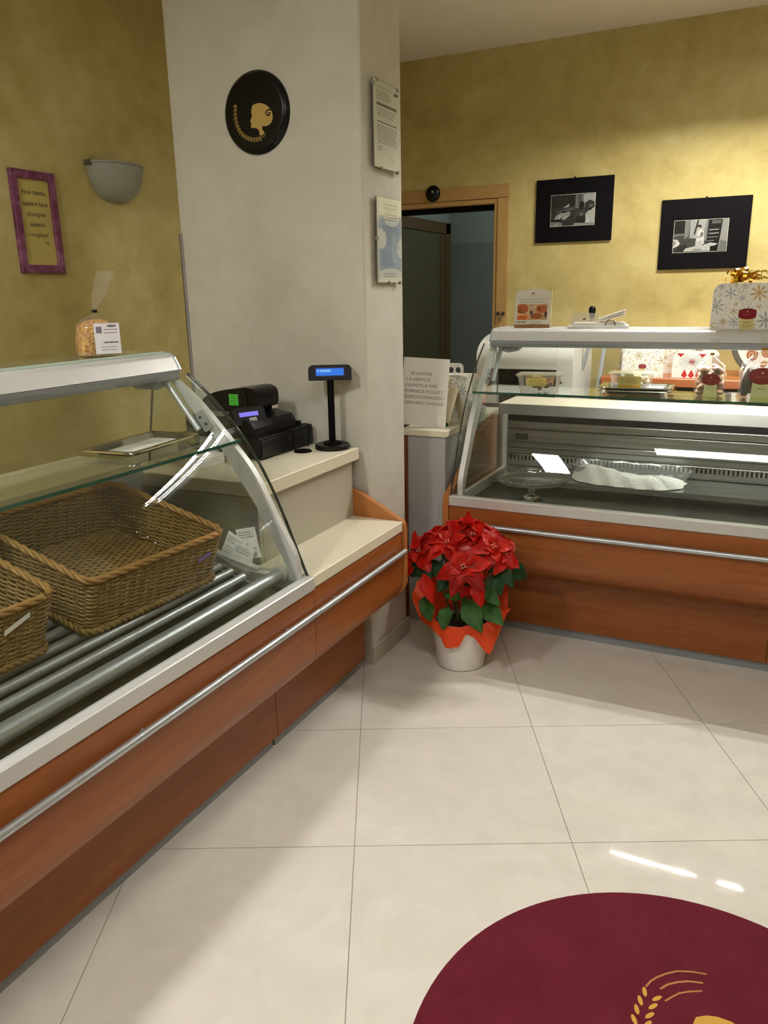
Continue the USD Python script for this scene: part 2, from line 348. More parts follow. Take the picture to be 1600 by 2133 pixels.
# ================================================================ DISPLAY COUNTERS (local frame: x along, y inwards from the front edge, z up)
GZ = np.linspace(.64, 1.25, 22); GS = np.polyval([1.204, -2.65, 2.334, -.705], GZ)
GC = np.column_stack([GS, GZ])
def offset_curve(c, d):
    t = np.gradient(c, axis=0); t /= np.linalg.norm(t, axis=1, keepdims=True); return c+d*np.column_stack([t[:, 1], -t[:, 0]])
GIN = offset_curve(GC, .006)
FASCIA = [(.004, .597), (0, .59), (0, .40), (.004, .375), (.014, .352), (.03, .335), (.09, .302), (.172, .264), (.172, .285), (.095, .322), (.042, .352), (.028, .368), (.02, .395), (.02, .597)]
ARM_O = [(.428, 1.230), (.344, 1.165), (.244, 1.062), (.164, .97), (.109, .872), (.066, .79), (.036, .735), (.025, .638)]
ARM_I = [(.05, .638), (.063, .684), (.111, .772), (.162, .867), (.206, .929), (.262, 1.01), (.302, 1.07), (.345, 1.118), (.382, 1.150), (.418, 1.198), (.454, 1.234)]
def smoothc(p, n=6):
    from scipy.interpolate import CubicSpline
    p = np.asarray(p, float); s = np.r_[0, np.cumsum(np.linalg.norm(np.diff(p, axis=0), axis=1))]
    return CubicSpline(s, p)(np.linspace(0, s[-1], n*len(p)))
CANOPY = [(.43, 1.2625), (.45, 1.258), (.72, 1.262), (.735, 1.285), (.728, 1.303), (.70, 1.312), (.485, 1.312), (.468, 1.310), (.456, 1.305), (.449, 1.298)]
LIP = [(.431, 1.236), (.4355, 1.234), (.4355, 1.2575), (.447, 1.2575), (.4295, 1.2615)]
def handrail(parent, l0, l1):
    part('handrail', X(trimesh.creation.cylinder(.0105, l1-l0, sections=14), ((l0+l1)/2, -.016, .527), ry=90), ALU, parent, label='aluminium rail')
    for l in np.arange(l0+.12, l1, .6): part('rail_standoff', X(trimesh.creation.cylinder(.006, .014, sections=10), (l, -.004, .527), rx=90), ALU, parent)

def display(name, label, loc, rot, l0, l1, end, joints, lj):
    """end: +1 when the glazed end that the photo shows is at l1, -1 when it is at l0."""
    t = thing(name, label, 'display counter', loc, rot); le = l1 if end > 0 else l0; lo = l0 if end > 0 else l1
    at = lambda a: le-end*a
    def span(a, b): return (min(a, b), max(a, b))
    part('plinth', box(l0+.01, l1-.01, .186, .93, 0, .04), GREYP, t, label='grey metal plinth')
    js = [l0]+list(joints)+[l1]
    for a, b in zip(js[:-1], js[1:]): part('lower_panel', box(a+.0008, b-.0008, .168, .184, .042, .29, .001), WOOD, t)
    js = [l0]+list(lj)+[l1]
    for a, b in zip(js[:-1], js[1:]): part('fascia_panel', prism(FASCIA, 'x', a+.0008, b-.0008), WOOD, t, smooth=40)
    handrail(t, l0, l1)
    part('front_trim', box(l0, l1, -.006, .03, .599, .642, .003), ALUW, t, label='wide aluminium front edge')
    part('rear_cabinet', box(l0, l1, .655, .92, .041, .898), GREYB, t)
    part('worktop', box(l0, l1, .6525, .94, .90, .95, .002), LAM, t, label='cream laminate worktop')
    part('worktop_edge', box(l0, l1, .649, .652, .899, .949), GREYE, t, label='grey front edge of the worktop')
    part('canopy', prism(CANOPY, 'x', l0+.025, l1-.03), ALUW, t, smooth=50, label='satin aluminium canopy')
    part('canopy_lip', prism(LIP, 'x', l0+.025, l1-.03), GREYP, t)
    part('end_cap', prism(Polygon(CANOPY).buffer(.003), 'x', *span(at(.0295), at(.022))), ALU, t, smooth=50)
    part('front_glass', prism(list(map(tuple, GC))+list(map(tuple, GIN[::-1])), 'x', l0, l1-.002 if end > 0 else l1), GLASS, t, smooth=40)
    ge = cat([prism(list(map(tuple, offset_curve(GC, -.0012)))+list(map(tuple, offset_curve(GC, .0072)[::-1])), 'x', *span(at(-.003), at(.0006)))])
    part('glass_edge', ge, GEDGED, t, smooth=40, label='dark polished edge of the curved glass')
    eg = [(s+.012, z) for s, z in GC[::2]]+[(.55, 1.235), (.60, .96), (.64, .80), (.645, .645)]
    part('end_glass', prism(eg, 'x', *span(at(.012), at(.018))), GLASS, t)
    part('glass_edge', prism([(.55, 1.235), (.60, .96), (.603, .96), (.553, 1.235)], 'x', *span(at(.0118), at(.0182))), GEDGED, t)
    for a in (at(.03),)+((at(1.6),) if l1-l0 > 2.2 and end > 0 else ()):
        po, pi = smoothc(ARM_O), smoothc(ARM_I)
        pg = Polygon(list(map(tuple, po))+list(map(tuple, pi)))
        part('arm', prism(pg.buffer(0), 'x', *span(a, a-end*.022)), ALUW, t, smooth=40, label='curved aluminium arm')
        k = part('arm_bracket', prism(Polygon([(.355, 1.128), (.335, 1.14), (.305, 1.10), (.325, 1.088)]).buffer(.008), 'x', *span(a-end*.022, a-end*.026)), ALU, t)
        for sz in ((.342, 1.124), (.322, 1.105)): part('screw', X(trimesh.creation.cylinder(.0045, .004, sections=10), (a-end*.027, *sz), ry=90), STEELD, k)
        part('strut', tube([(a-end*.04, .458, 1.238), (a-end*.04, .340, 1.088)], .0095, 12), ALU, t)
        part('canopy_clamp', X(prism(Polygon([(-.055, 0), (.055, 0), (.05, -.014), (.03, -.03), (0, -.036), (-.03, -.03), (-.05, -.014)]), 'y', 0, .06), (a-end*.075, .455, 1.2435)), GREYP, t, smooth=40)
    part('shelf', box(*span(lo, at(.02)), .222, .50, 1.050, 1.058), GLASSS, t, label='glass shelf')
    part('shelf_edge', box(*span(lo, at(.02)), .2195, .2219, 1.0495, 1.0585), GEDGE, t, label='green front edge of the glass shelf')
    return t

# ---- left: bread counter
LF = (-1.21, 0, 0)
bread = display('bread_counter', 'curved glass bread counter on the left with wicker baskets inside', LF, 90, -.75, 1.93, 1, [.55], [.5])
part('deck', box(-.75, 1.93, .031, .654, .585, .60), DECK, bread, label='dark glossy deck below the tubes')
part('deck_side', box(1.895, 1.925, .031, .654, .601, .64, .002), ALUW, bread)
SL = .22; zt = lambda s: .676+SL*(s-.10)
part('front_rail', X(trimesh.creation.cylinder(.021, 2.62, sections=20), (.575, .085, .654), ry=90), ALU, bread, label='thick front tube rail')
part('rail_socket', X(trimesh.creation.cylinder(.026, .02, sections=20), (1.876, .085, .654), ry=90), ALUW, bread)
for k, s in enumerate(np.arange(.128, .62, .044)):
    part('tube_rail', X(trimesh.creation.cylinder(.0125, 2.5, sections=14), (.50, s, zt(s)), ry=90), ALU, bread)
part('tube_support', prism([(.11, .601), (.62, .601), (.62, zt(.62)-.013), (.11, zt(.11)-.013)], 'x', 1.755, 1.765), GREYP, bread)
part('support_strip', prism([(.115, zt(.115)+.004), (.62, zt(.62)+.004), (.62, zt(.62)+.012), (.115, zt(.115)+.012)], 'x', 1.80, 1.825), ALUW, bread, label='flat cross strip beyond the tubes')
part('inner_back', box(-.75, 1.925, .648, .6545, .601, .898), GREYP, bread)
part('top_glass', box(-.72, 1.885, .475, .80, 1.3122, 1.3185), GLASSS, bread, label='clear glass plate lying on the canopy')
part('top_glass_edge', box(-.72, 1.885, .4725, .4748, 1.3122, 1.3185), GEDGEL, bread, label='pale green edge of the top glass')

# ---- left: cash counter at the pillar
cash = thing('cash_counter', 'cash counter with a low cream ledge and raised desk against the pillar', 'counter', LF, 90)
part('plinth', box(1.935, 2.57, .186, .40, 0, .04), GREYP, cash)
part('lower_panel', box(1.9315, 2.57, .168, .184, .042, .285, .001), WOOD, cash)
part('fascia_panel', prism(FASCIA, 'x', 1.9315, 2.578), WOOD, cash, smooth=40)
handrail(cash, 1.932, 2.572)
part('ledge', box(1.934, 2.579, -.002, .22, .602, .642, .003), LAM, cash, label='low cream laminate ledge')
part('back_panel', box(1.975, 2.579, .21, .226, .643, .862), GREYL, cash)
part('side_panel', box(1.955, 1.973, .21, .88, .60, .862), GREYL, cash)
part('inner_body', box(1.99, 2.575, .24, .86, .05, .60), GREYB, cash)
part('desk_top', box(1.95, 2.60, .188, .90, .864, .91, .003), LAM, cash, label='raised cream desk top')
EP = Polygon([(.232, .755), (.165, .727), (.078, .68), (.012, .645), (-.003, .632), (-.008, .612), (-.008, .39), (.004, .356), (.028, .333), (.06, .314), (.165, .262), (.232, .262)])
part('end_panel', prism(EP, 'x', 2.5805, 2.608), WOODX, cash, smooth=25, label='lighter wood end panel with a sloping top')

# ---- right: refrigerated counter
RF = (0, 3.01, 0); RL0, RL1 = -1.19, .95
cold = display('pastry_counter', 'refrigerated curved glass pastry counter along the back with lit interior', RF, 0, RL0, RL1, -1, [.085], [])
part('well_floor', box(RL0+.005, RL1, .031, .645, .585, .60), STEELD, cold, label='dark steel well')
part('side_frame', prism([(.02, .601), (.65, .601), (.65, .90), (.63, .90), (.63, .645), (.045, .645), (.02, .64)], 'x', RL0+.03, RL0+.05), ALUW, cold)
part('backsplash', box(RL0+.055, RL1, .642, .6485, .601, .87), STEEL, cold, label='stainless back wall')
for z0, z1, dd in ((.838, .868, .010), (.772, .83, .006), (.745, .768, .012)): part('backsplash_rib', box(RL0+.058, RL1, .642-dd, .6415, z0, z1, .002), STEEL, cold)
part('air_grille', box(RL0+.058, RL1, .632, .6412, .682, .712, .001), CHROME, cold)
slots = cat([box(x, x+.009, .6306, .6318, .684, .706) for x in np.arange(RL0+.07, .5, .0185)])
part('grille_slots', slots, BLACKM, cold, smooth=False, kind='stuff')
part('backsplash_gap', box(RL0+.055, RL1, .640, .6485, .8705, .8985), BLACKM, cold)
for z_ in (.834, .770, .7425, .714): part('groove', box(RL0+.058, RL1, .6405, .6418, z_-.0025, z_+.0015), STEELD, cold)
th = part('thermometer', box(-1.095, -1.035, .6285, .6355, .782, .812, .001), BLACK, cold, label='small black thermometer panel')
part('thermometer_window', box(-1.088, -1.045, .627, .6284, .789, .805), STEELD, cold)
part('display_tray', cat([box(-1.13, RL1, .375, .625, .646, .651), box(-1.13, RL1, .370, .3745, .628, .651)]), STEEL, cold, smooth=False, label='stainless shelf tray in the well')
for x in (-1.0, -.45, .1): part('tray_foot', box(x, x+.02, .42, .58, .601, .6455), STEELD, cold)
e = emit('canopy_tube_light', (1, .97, .92), LAMP_TUBE)
part('canopy_tube', X(trimesh.creation.cylinder(.008, .60, sections=12), (-.19, .4505, 1.2455), ry=90), e, cold, label='lit tube lamp under the canopy')
part('lamp_cap', cat([X(trimesh.creation.cylinder(.010, .02, sections=12), (x, .4505, 1.2455), ry=90) for x in (-.50, .12)]), WHITE, cold)
EPR = Polygon([(.30, .79), (.10, .675), (.012, .648), (-.003, .632), (-.008, .612), (-.008, .39), (.004, .356), (.028, .333), (.06, .314), (.166, .262), (.168, .0), (.65, .0), (.65, .898), (.40, .85)])
part('end_panel', prism(EPR, 'x', RL0-.027, RL0-.0008), WOODX, cold, smooth=25, label='lighter wood end panel')

# ---- filler counter between pillar and pastry counter
fill = thing('corner_counter', 'narrow grey corner counter with cream top between pillar and pastry counter', 'counter', (-1.33, 3.09, 0))
part('body', box(-.0925, .085, .012, .75, .0, .872), plain('grey_laminate', S(168, 167, 168), .45), fill)
part('worktop', box(-.125, .092, .0, .77, .8735, .90, .002), LAM, fill)
part('end_panel', box(-.113, -.093, .0, .75, .0, .8725, .001), wood('dark_cherry', S(104, 52, 24), S(132, 70, 34), (8, 8, 1.2)), fill, label='dark cherry wood edge panel')

# ================================================================ WALL PIECES
# sconce on the left wall
sc = thing('wall_sconce', 'grey half-bowl wall light, unlit, on the left mustard wall', 'wall lamp', (XL, 2.8450, 1.9732))
uu = np.linspace(0, PI, 19); vv = np.linspace(0, 1, 9)
P = []
for a in uu:
    row = []
    for b in vv:
        ph = b*PI/2; rr = math.cos(ph)
        row.append((.003+.114*math.sin(a)*rr**.8, -.151*math.cos(a)*rr**.75, .068-.155*math.sin(ph)))
    P.append(row)
SCM = plain('sconce_plaster', S(158, 160, 148), .6)
part('bowl', grid(P), SCM, sc, smooth=60)
part('rim', tube([(.003+.114*math.sin(a), -.151*math.cos(a), .068) for a in uu], .0055, 8), SCM, sc)
part('wall_plate', box(.0005, .012, -.13, .13, .0, .064, .002), SCM, sc)
part('end_clip', X(trimesh.creation.cylinder(.012, .03, sections=12), (.016, -.151, .064), ry=90), plain('sconce_clip', S(96, 98, 96), .5), sc)

# purple framed motto
sg = thing('framed_motto', 'purple patterned frame with a handwritten style motto on the left wall', 'picture frame', (XL+.0005, 2.3948, 1.5805))
fw_, fh_, bw = .216, .388, .031
PURP = mk('purple_batik', {'c': ('texture_coordinate', {}), 'n': ('noise_texture', {'scale': 14, 'detail': 3, 'distortion': 1}), 'r': ('rgb_ramp', {'ramp': [(.3, S(92, 34, 62)), (.55, S(128, 66, 104)), (.75, S(160, 112, 144))]}), 'p': ('principled_bsdf', {'roughness': .5})},
          [('c.object', 'n.vector'), ('n.fac', 'r.fac'), ('r.color', 'p.base_color')])
part('frame_side', box(0, .018, -fw_/2, -fw_/2+bw, 0, fh_, .002), PURP, sg); part('frame_side', box(0, .018, fw_/2-bw, fw_/2, 0, fh_, .002), PURP, sg)
part('frame_rail', box(0, .0175, -fw_/2+bw, fw_/2-bw, 0, bw, .002), PURP, sg); part('frame_rail', box(0, .0175, -fw_/2+bw, fw_/2-bw, fh_-bw, fh_, .002), PURP, sg)
part('backing', box(0, .006, -fw_/2+bw, fw_/2-bw, bw, fh_-bw), plain('parchment_paper', S(196, 178, 104), .8, vary=(8, .1)), sg)
pr = Print(); ink = S(62, 52, 66)
for k, (s_, w_) in enumerate((('Non basta', .112), ('sapere fare', .124), ('bisogna', .085), ('essere', .068), ('i migliori!', .094))):
    pr.text(s_, .0, .300-.039*k-(.0 if k < 1 else .004), .0155, ink, width=w_)
pr.text('R.B.', .040, .112, .009, ink)
pr.build('lettering', sg, (.0065, 0, 0), (0, 1, 0), (0, 0, 1))

# black plaque with the gold head on the pillar
HEAD = [(395, 410), (412, 401), (430, 397), (452, 397), (470, 401), (492, 411), (512, 427), (530, 450), (543, 475), (549, 503), (547, 535), (538, 557), (522, 573), (497, 584), (466, 580), (462, 600), (475, 625), (484, 640), (472, 641), (455, 650), (438, 645), (439, 615), (426, 595), (408, 586), (379, 585), (375, 562), (384, 545), (372, 535), (381, 510), (389, 490), (384, 458), (390, 430)]
SW = [(549, 466), (530, 458), (508, 462), (498, 478), (504, 497), (519, 503), (529, 494), (526, 482), (518, 482)]
def nz(p): return [((x-405)/248, -(y-460)/330) for x, y in p]
WHEATL = [(262, 395), (256, 450), (258, 510), (272, 570), (298, 622), (340, 660), (390, 680), (440, 678), (488, 656)]
def emblem(pr, O, R, gold, dark, fine=True):
    sc_ = lambda pts: [(O[0]+R*u, O[1]+R*v) for u, v in pts]
    pr.poly(sc_(nz(HEAD)), gold, 2)
    pr.poly(LineString(sc_(nz(SW))).buffer(R*.016), dark, 3)
    st = LineString(sc_(nz(WHEATL)))
    if fine:
        for off, wd in ((0, .008), (.055, .004), (.1, .004)): pr.poly(affinity.scale(st, 1-off, 1-off).buffer(R*wd), tuple(c*.55 for c in gold), 1)
        for k in range(15):
            q = st.interpolate(k/16, normalized=True); q2 = st.interpolate(k/16+.03, normalized=True); a = math.degrees(math.atan2(q2.y-q.y, q2.x-q.x))
            for sd in (-1, 1):
                g = affinity.rotate(ellipse(q.x, q.y, R*.05, R*.018, 6), a+sd*32, origin=(q.x, q.y)); pr.poly(affinity.translate(g, -sd*R*.03*math.sin(math.radians(a)), sd*R*.03*math.cos(math.radians(a))), tuple(c*.75 for c in gold), 1)
plq = thing('wall_plaque', 'round black plaque with a gold woman head silhouette on the pillar', 'plaque', (-1.795, PY0-.0005, 2.118))
part('disc', X(lathe([(0, .022), (.118, .022), (.128, .019), (.138, .011), (.141, .004), (.141, 0), (0, 0)], 56), rx=90), BLACKG, plq, smooth=35)
pr = Print(); emblem(pr, (0, 0), .139, S(186, 158, 92), S(14, 12, 14)); pr.build('emblem', plq, (0, -.0222, 0), (1, 0, 0), (0, 0, 1), PRINTG)

# two clip-framed documents on the side of the pillar
def document(label, y0, y1, z0, z1, draw, ol):
    t = thing('framed_document', label, 'notice', (PX1+.0005, y0, z0)); w_, h_ = y1-y0, z1-z0
    part('backing_board', box(.012, .0165, 0, w_, 0, h_, .0005), plain('hardboard', S(120, 104, 80), .8) if 'hardboard' not in MATS else MATS['hardboard'], t)
    part('spacer', box(0, .0119, .04, w_-.04, .04, h_-.04), MATS['hardboard'], t)
    part('sheet', box(.0166, .0172, .001, w_-.001, .001, h_-.001), PAPER, t)
    pr = Print(); draw(pr, w_, h_); pr.build('printing', t, (.0172, 0, 0), (0, 1, 0), (0, 0, 1))
    part('cover_glass', box(.0182, .0197, 0, w_, 0, h_), GLASS, t)
    for u, v in ol: part('clip', box(.0112, .0205, u*w_-.006, u*w_+.006, v*h_-.006, v*h_+.006, .001), STEEL, t)
G1, G2 = S(120, 116, 112), S(160, 156, 152)
def doc1(pr, w_, h_):
    pr.text('AUTORIZZAZIONE SANITARIA', w_*.4, h_*.925, .006, G1, width=w_*.55); pr.rect(w_*.78, h_*.90, w_*.95, h_*.935, S(84, 78, 78), 1)
    pr.lines(w_*.1, w_*.7, h_*.88, 5, h_*.022, .0028, G2, seed=2)
    pr.rect(w_*.1, h_*.72, w_*.9, h_*.755, S(150, 146, 140), 1); pr.lines(w_*.15, w_*.85, h_*.728, 1, .01, .006, S(96, 92, 90), 2, seed=3, ragged=0)
    pr.lines(w_*.12, w_*.9, h_*.68, 4, h_*.025, .003, G2, seed=4); pr.rect(w_*.12, h_*.53, w_*.9, h_*.545, G1, 1)
    pr.lines(w_*.12, w_*.92, h_*.49, 10, h_*.022, .003, G2, seed=5, ragged=.1); pr.lines(w_*.14, w_*.34, h_*.24, 2, h_*.03, .003, G1, seed=6)
    pr.poly(LineString([(w_*.6, h_*.12), (w_*.66, h_*.15), (w_*.68, h_*.11), (w_*.75, h_*.16)]).buffer(.0012), S(170, 160, 160), 1)
document('upper clip-framed grey certificate on the side of the pillar', 2.69, 2.90, 1.912, 2.195, doc1, [(.12, 1), (.92, .985), (.25, 0), (.92, 0), (0, .95)])
def doc2(pr, w_, h_):
    bl, bl2 = S(176, 186, 204), S(150, 160, 184)
    pr.rect(w_*.08, h_*.14, w_, h_*.79, bl, 0); pr.poly(ellipse(w_*.6, h_*.77, w_*.32, h_*.10).intersection(sbox(0, 0, w_, h_)), S(226, 222, 220), 1); pr.poly(ellipse(w_*.16, h_*.52, w_*.2, h_*.12).intersection(sbox(0, 0, w_, h_)), S(228, 224, 220), 1)
    pr.poly(ellipse(w_*.97, h_*.42, w_*.16, h_*.12).intersection(sbox(0, 0, w_, h_)), S(230, 226, 222), 1); pr.poly(ellipse(w_*.55, h_*.10, w_*.5, h_*.07).intersection(sbox(0, 0, w_, h_)), S(230, 226, 222), 1)
    pr.rect(0, 0, w_*.08, h_, S(208, 206, 216), 0)
    pr.text('UNITA SANITARIA LOCALE', w_*.55, h_*.91, .006, G1, 2, width=w_*.6); pr.text('ALIMENTI E BEVANDE', w_*.55, h_*.87, .006, G1, 2, width=w_*.5)
    pr.lines(w_*.3, w_*.85, h_*.8, 3, h_*.03, .003, G2, 2, seed=9); pr.lines(w_*.2, w_*.9, h_*.66, 3, h_*.026, .004, bl2, 2, seed=10, ragged=.1)
    pr.lines(w_*.38, w_*.95, h_*.58, 9, h_*.023, .003, bl2, 2, seed=11); pr.lines(w_*.15, w_*.8, h_*.36, 8, h_*.024, .003, bl2, 2, seed=12, ragged=.3); pr.lines(w_*.25, w_*.8, h_*.1, 2, h_*.03, .003, G2, 2, seed=13)
document('lower clip-framed blue and white certificate on the side of the pillar', 2.70, 2.905, 1.515, 1.815, doc2, [(0, .52), (.45, 0), (.92, 0)])

# two black framed photographs on the back wall
def photo_frame(label, x0, x1, z0, z1, win, draw, roll=0):
    t = thing('framed_photograph', label, 'picture frame', ((x0+x1)/2, YB-.0005, z0)); W, H = x1-x0, z1-z0
    part('frame', box(-W/2, W/2, -.014, 0, 0, H, .0015), BLACKM, t, label='wide black frame')
    u0, v0, u1, v1 = win; a, b, c, d_ = -W/2+u0*W, v0*H, -W/2+u1*W, v1*H
    part('mount_edge', box(a-.0025, c+.0025, -.0146, -.0141, b-.0025, d_+.0025), plain('mount_white', S(190, 186, 168), .6) if 'mount_white' not in MATS else MATS['mount_white'], t)
    pr = Print(); draw(pr, c-a, d_-b); pr.build('photograph', t, (a, -.0147, b), (1, 0, 0), (0, 0, 1), PRINTG)
    part('hook', box(-.006, .006, -.006, 0, H, H+.008, .001), STEELD, t)
def g(v): return S(v*.86, v*.86, v*.83)
def photo1(pr, w_, h_):
    R = lambda pts, c, l=1: pr.poly([(x*w_, y*h_) for x, y in pts], g(c), l)
    pr.rect(0, 0, w_, h_, g(54)); R([(0, .6), (.55, .6), (.55, 1), (0, 1)], 44); R([(.56, .55), (1, .5), (1, 1), (.56, 1)], 112); R([(.62, .6), (.7, .6), (.7, 1), (.62, 1)], 84, 2); R([(.74, .72), (1, .75), (1, .98), (.74, .98)], 168, 2)
    R([(.28, .60), (.33, .63), (.42, .72), (.42, .62), (.36, .59)], 168, 2); R([(.1, .44), (.35, .56), (.55, .60), (.55, .52), (.3, .42)], 84, 2)
    R([(.08, .22), (.12, .34), (.3, .48), (.46, .44), (.44, .32), (.3, .18), (.14, .17)], 148, 2); R([(.16, .30), (.2, .36), (.26, .30), (.2, .26)], 176, 3); R([(.28, .24), (.34, .34), (.4, .28), (.33, .21)], 170, 3); R([(.22, .17), (.24, .3), (.28, .2)], 60, 3)
    R([(0, 0), (.26, 0), (.28, .08), (.18, .16), (.04, .16), (0, .14)], 128, 2); R([(.05, .05), (.14, .07), (.2, .03), (.1, .01)], 164, 3); R([(0, .14), (.22, .14), (.3, .2), (.05, .22)], 40, 2)
    R([(.55, .12), (.78, .1), (.8, .5), (.66, .58), (.56, .42)], 62, 2); R([(.64, .5), (.66, .74), (.73, .78), (.77, .66), (.74, .5)], 30, 3); R([(.76, .48), (.8, .72), (.88, .8), (.97, .74), (1, .58), (.9, .46)], 46, 3); R([(.86, .55), (.95, .58), (.97, .66), (.88, .66)], 96, 4)
    R([(.78, .05), (1, .05), (1, .56), (.9, .52), (.8, .36)], 176, 3); R([(.82, .1), (.86, .3), (.88, .1)], 210, 4); R([(.52, 0), (1, 0), (1, .06), (.55, .08)], 150, 3); R([(.56, .09), (.8, .1), (.8, .28), (.6, .3)], 40, 3); R([(.66, .36), (.72, .42), (.75, .34), (.69, .3)], 110, 4)
photo_frame('left black framed photograph of bakers at work on the back wall', -1.412, -.953, 1.754, 2.112, (.205, .255, .775, .745), photo1)
def photo2(pr, w_, h_):
    R = lambda pts, c, l=1: pr.poly([(x*w_, y*h_) for x, y in pts], g(c), l)
    pr.rect(0, 0, w_, h_, g(70)); R([(0, .6), (.2, .62), (.2, 1), (0, 1)], 34); R([(.2, .4), (.28, .5), (.3, 1), (.2, 1)], 128); R([(.3, .5), (.55, .4), (.6, 1), (.3, 1)], 168, 1); R([(.37, .55), (.4, .55), (.46, 1), (.43, 1)], 46, 2); R([(.55, .35), (.62, .35), (.64, 1), (.6, 1)], 132, 2)
    R([(.62, .05), (.88, .05), (.88, 1), (.64, 1)], 30, 2)
    for k, (a, b) in enumerate(((.66, .84), (.65, .84), (.63, .83), (.63, .76))): R([(a, .66-.115*k), (b, .67-.115*k), (b, .70-.115*k), (a, .69-.115*k)], 168 if k < 2 else 120, 3)
    R([(.7, .86), (.87, .87), (.87, .97), (.7, .97)], 96, 3); R([(.84, 0), (1, 0), (1, 1), (.9, 1)], 148, 3); R([(.86, 0), (1, 0), (1, .3), (.88, .35)], 112, 4)
    R([(0, .5), (.2, .54), (.22, .58), (0, .58)], 120, 2); R([(0, .14), (0, .42), (.08, .40), (.13, .28), (.09, .2)], 214, 2); R([(0, .18), (.05, .3), (.04, .36), (0, .36)], 140, 3); R([(.03, .02), (.1, .2), (.24, .26), (.3, .1), (.24, .0)], 46, 2)
    R([(.42, .28), (.44, .56), (.46, .7), (.52, .72), (.57, .6), (.58, .2), (.44, .2)], 212, 3); R([(.28, .45), (.3, .48), (.42, .5), (.52, .5), (.53, .44), (.42, .42)], 168, 4); R([(.5, .46), (.5, .6), (.55, .62), (.56, .5)], 110, 5)
    R([(.42, .70), (.43, .78), (.48, .8), (.49, .72), (.46, .67)], 176, 4); R([(.42, .78), (.45, .85), (.51, .84), (.51, .74), (.48, .78)], 36, 5)
    R([(.2, .02), (.24, .12), (.6, .24), (.78, .18), (.7, .02)], 190, 3); R([(.36, .02), (.4, .1), (.52, .1), (.56, .04)], 150, 4); R([(.42, .12), (.42, .34), (.54, .36), (.55, .14)], 186, 4); R([(.62, .24), (.7, .28), (.84, .24), (.78, .18)], 196, 3); R([(.7, .02), (.7, .16), (.84, .2), (.84, .02)], 22, 4)
photo_frame('right black framed photograph of a woman kneading on the back wall', -.678, -.206, 1.576, 1.955, (.165, .245, .765, .695), photo2)

# door sensor
sn = thing('door_sensor', 'small black dome sensor on the door casing head', 'sensor', (-2.09, YB-.017, 2.083))
part('dome', X(affinity and lathe([(0, .03), (.02, .028), (.038, .02), (.048, .008), (.05, 0), (0, 0)], 28), rx=90), BLACKG, sn)
part('lens', X(lathe([(0, .006), (.006, .005), (.008, 0), (0, 0)], 12), (.008, -.029, .008), rx=90), GREYP, sn)

# ================================================================ FLOOR MAT
mat_ = thing('entrance_mat', 'round burgundy entrance mat with a gold emblem on the tiled floor', 'mat', (0.0, 1.235, 0))
MATM = mk('burgundy_carpet', {'c': ('texture_coordinate', {}), 'n': ('noise_texture', {'scale': 7, 'detail': 8, 'roughness': .7}), 'n2': ('noise_texture', {'scale': 420, 'detail': 2}), 'x': ('mix', {'fac': .55}),
     'r': ('rgb_ramp', {'ramp': [(.3, S(78, 20, 34)), (.5, S(98, 28, 42)), (.7, S(116, 40, 54))]}), 'b': ('bump', {'strength': .7, 'distance': .003}), 'p': ('principled_bsdf', {'roughness': .95, 'specular_ior_level': .1, 'sheen_weight': .25, 'sheen_tint': S(200, 120, 130)})},
     [('c.object', 'n.vector'), ('c.object', 'n2.vector'), ('n.fac', 'x.color1'), ('n2.fac', 'x.color2'), ('x.color', 'r.fac'), ('r.color', 'p.base_color'), ('n2.fac', 'b.height'), ('b.normal', 'p.normal')])
part('carpet', lathe([(0, .0075), (.535, .0075), (.5415, .005), (.5425, .0008), (0, .0008)], 96), MATM, mat_, smooth=25)
pr = Print(); MG, MG2 = S(196, 150, 48), S(166, 112, 52)
M0 = (0.0, 1.235)
rel = lambda pts: [(x-M0[0], y-M0[1]) for x, y in pts]
for arc, wd in (([(-.113, 1.469), (-.106, 1.487), (-.096, 1.502), (-.079, 1.521), (-.057, 1.539), (-.029, 1.551), (.001, 1.558)], .0023), ([(-.083, 1.477), (-.071, 1.494), (-.053, 1.509), (-.031, 1.522), (-.004, 1.53)], .0026), ([(-.07, 1.449), (-.058, 1.466), (-.046, 1.481), (-.028, 1.494), (-.004, 1.507)], .0022)):
    pr.poly(LineString(rel(arc)).buffer(wd), MG2, 1)
stem = LineString(rel([(-.098, 1.462), (-.105, 1.43), (-.110, 1.39), (-.109, 1.33), (-.098, 1.26), (-.07, 1.19), (-.03, 1.14), (.02, 1.11), (.07, 1.10)]))
for k in range(14):
    q = stem.interpolate(.012+k*.0255); q2 = stem.interpolate(.02+k*.0255); a = math.degrees(math.atan2(q2.y-q.y, q2.x-q.x))+180
    nx, ny = -math.sin(math.radians(a)), math.cos(math.radians(a))
    for sd in (-1, 1):
        pr.poly(affinity.rotate(ellipse(q.x+sd*nx*.0135, q.y+sd*ny*.0135, .0125, .0048, 8), a+sd*28), MG, 1)
hd = [(-.045+.0, .0)]
pr.poly([(.062+.105*u-.06*0, .108+.115*v) for u, v in [((x-455)/90, -(y-470)/75) for x, y in HEAD]], MG, 1)
pr.poly(LineString([(.062+.105*u, .108+.115*v) for u, v in [((x-455)/90, -(y-470)/75) for x, y in SW]]).buffer(.006), S(96, 28, 38), 2)
pr.build('emblem', mat_, (0, 0, .0076), (1, 0, 0), (0, 1, 0), label='gold wheat ear and head emblem')

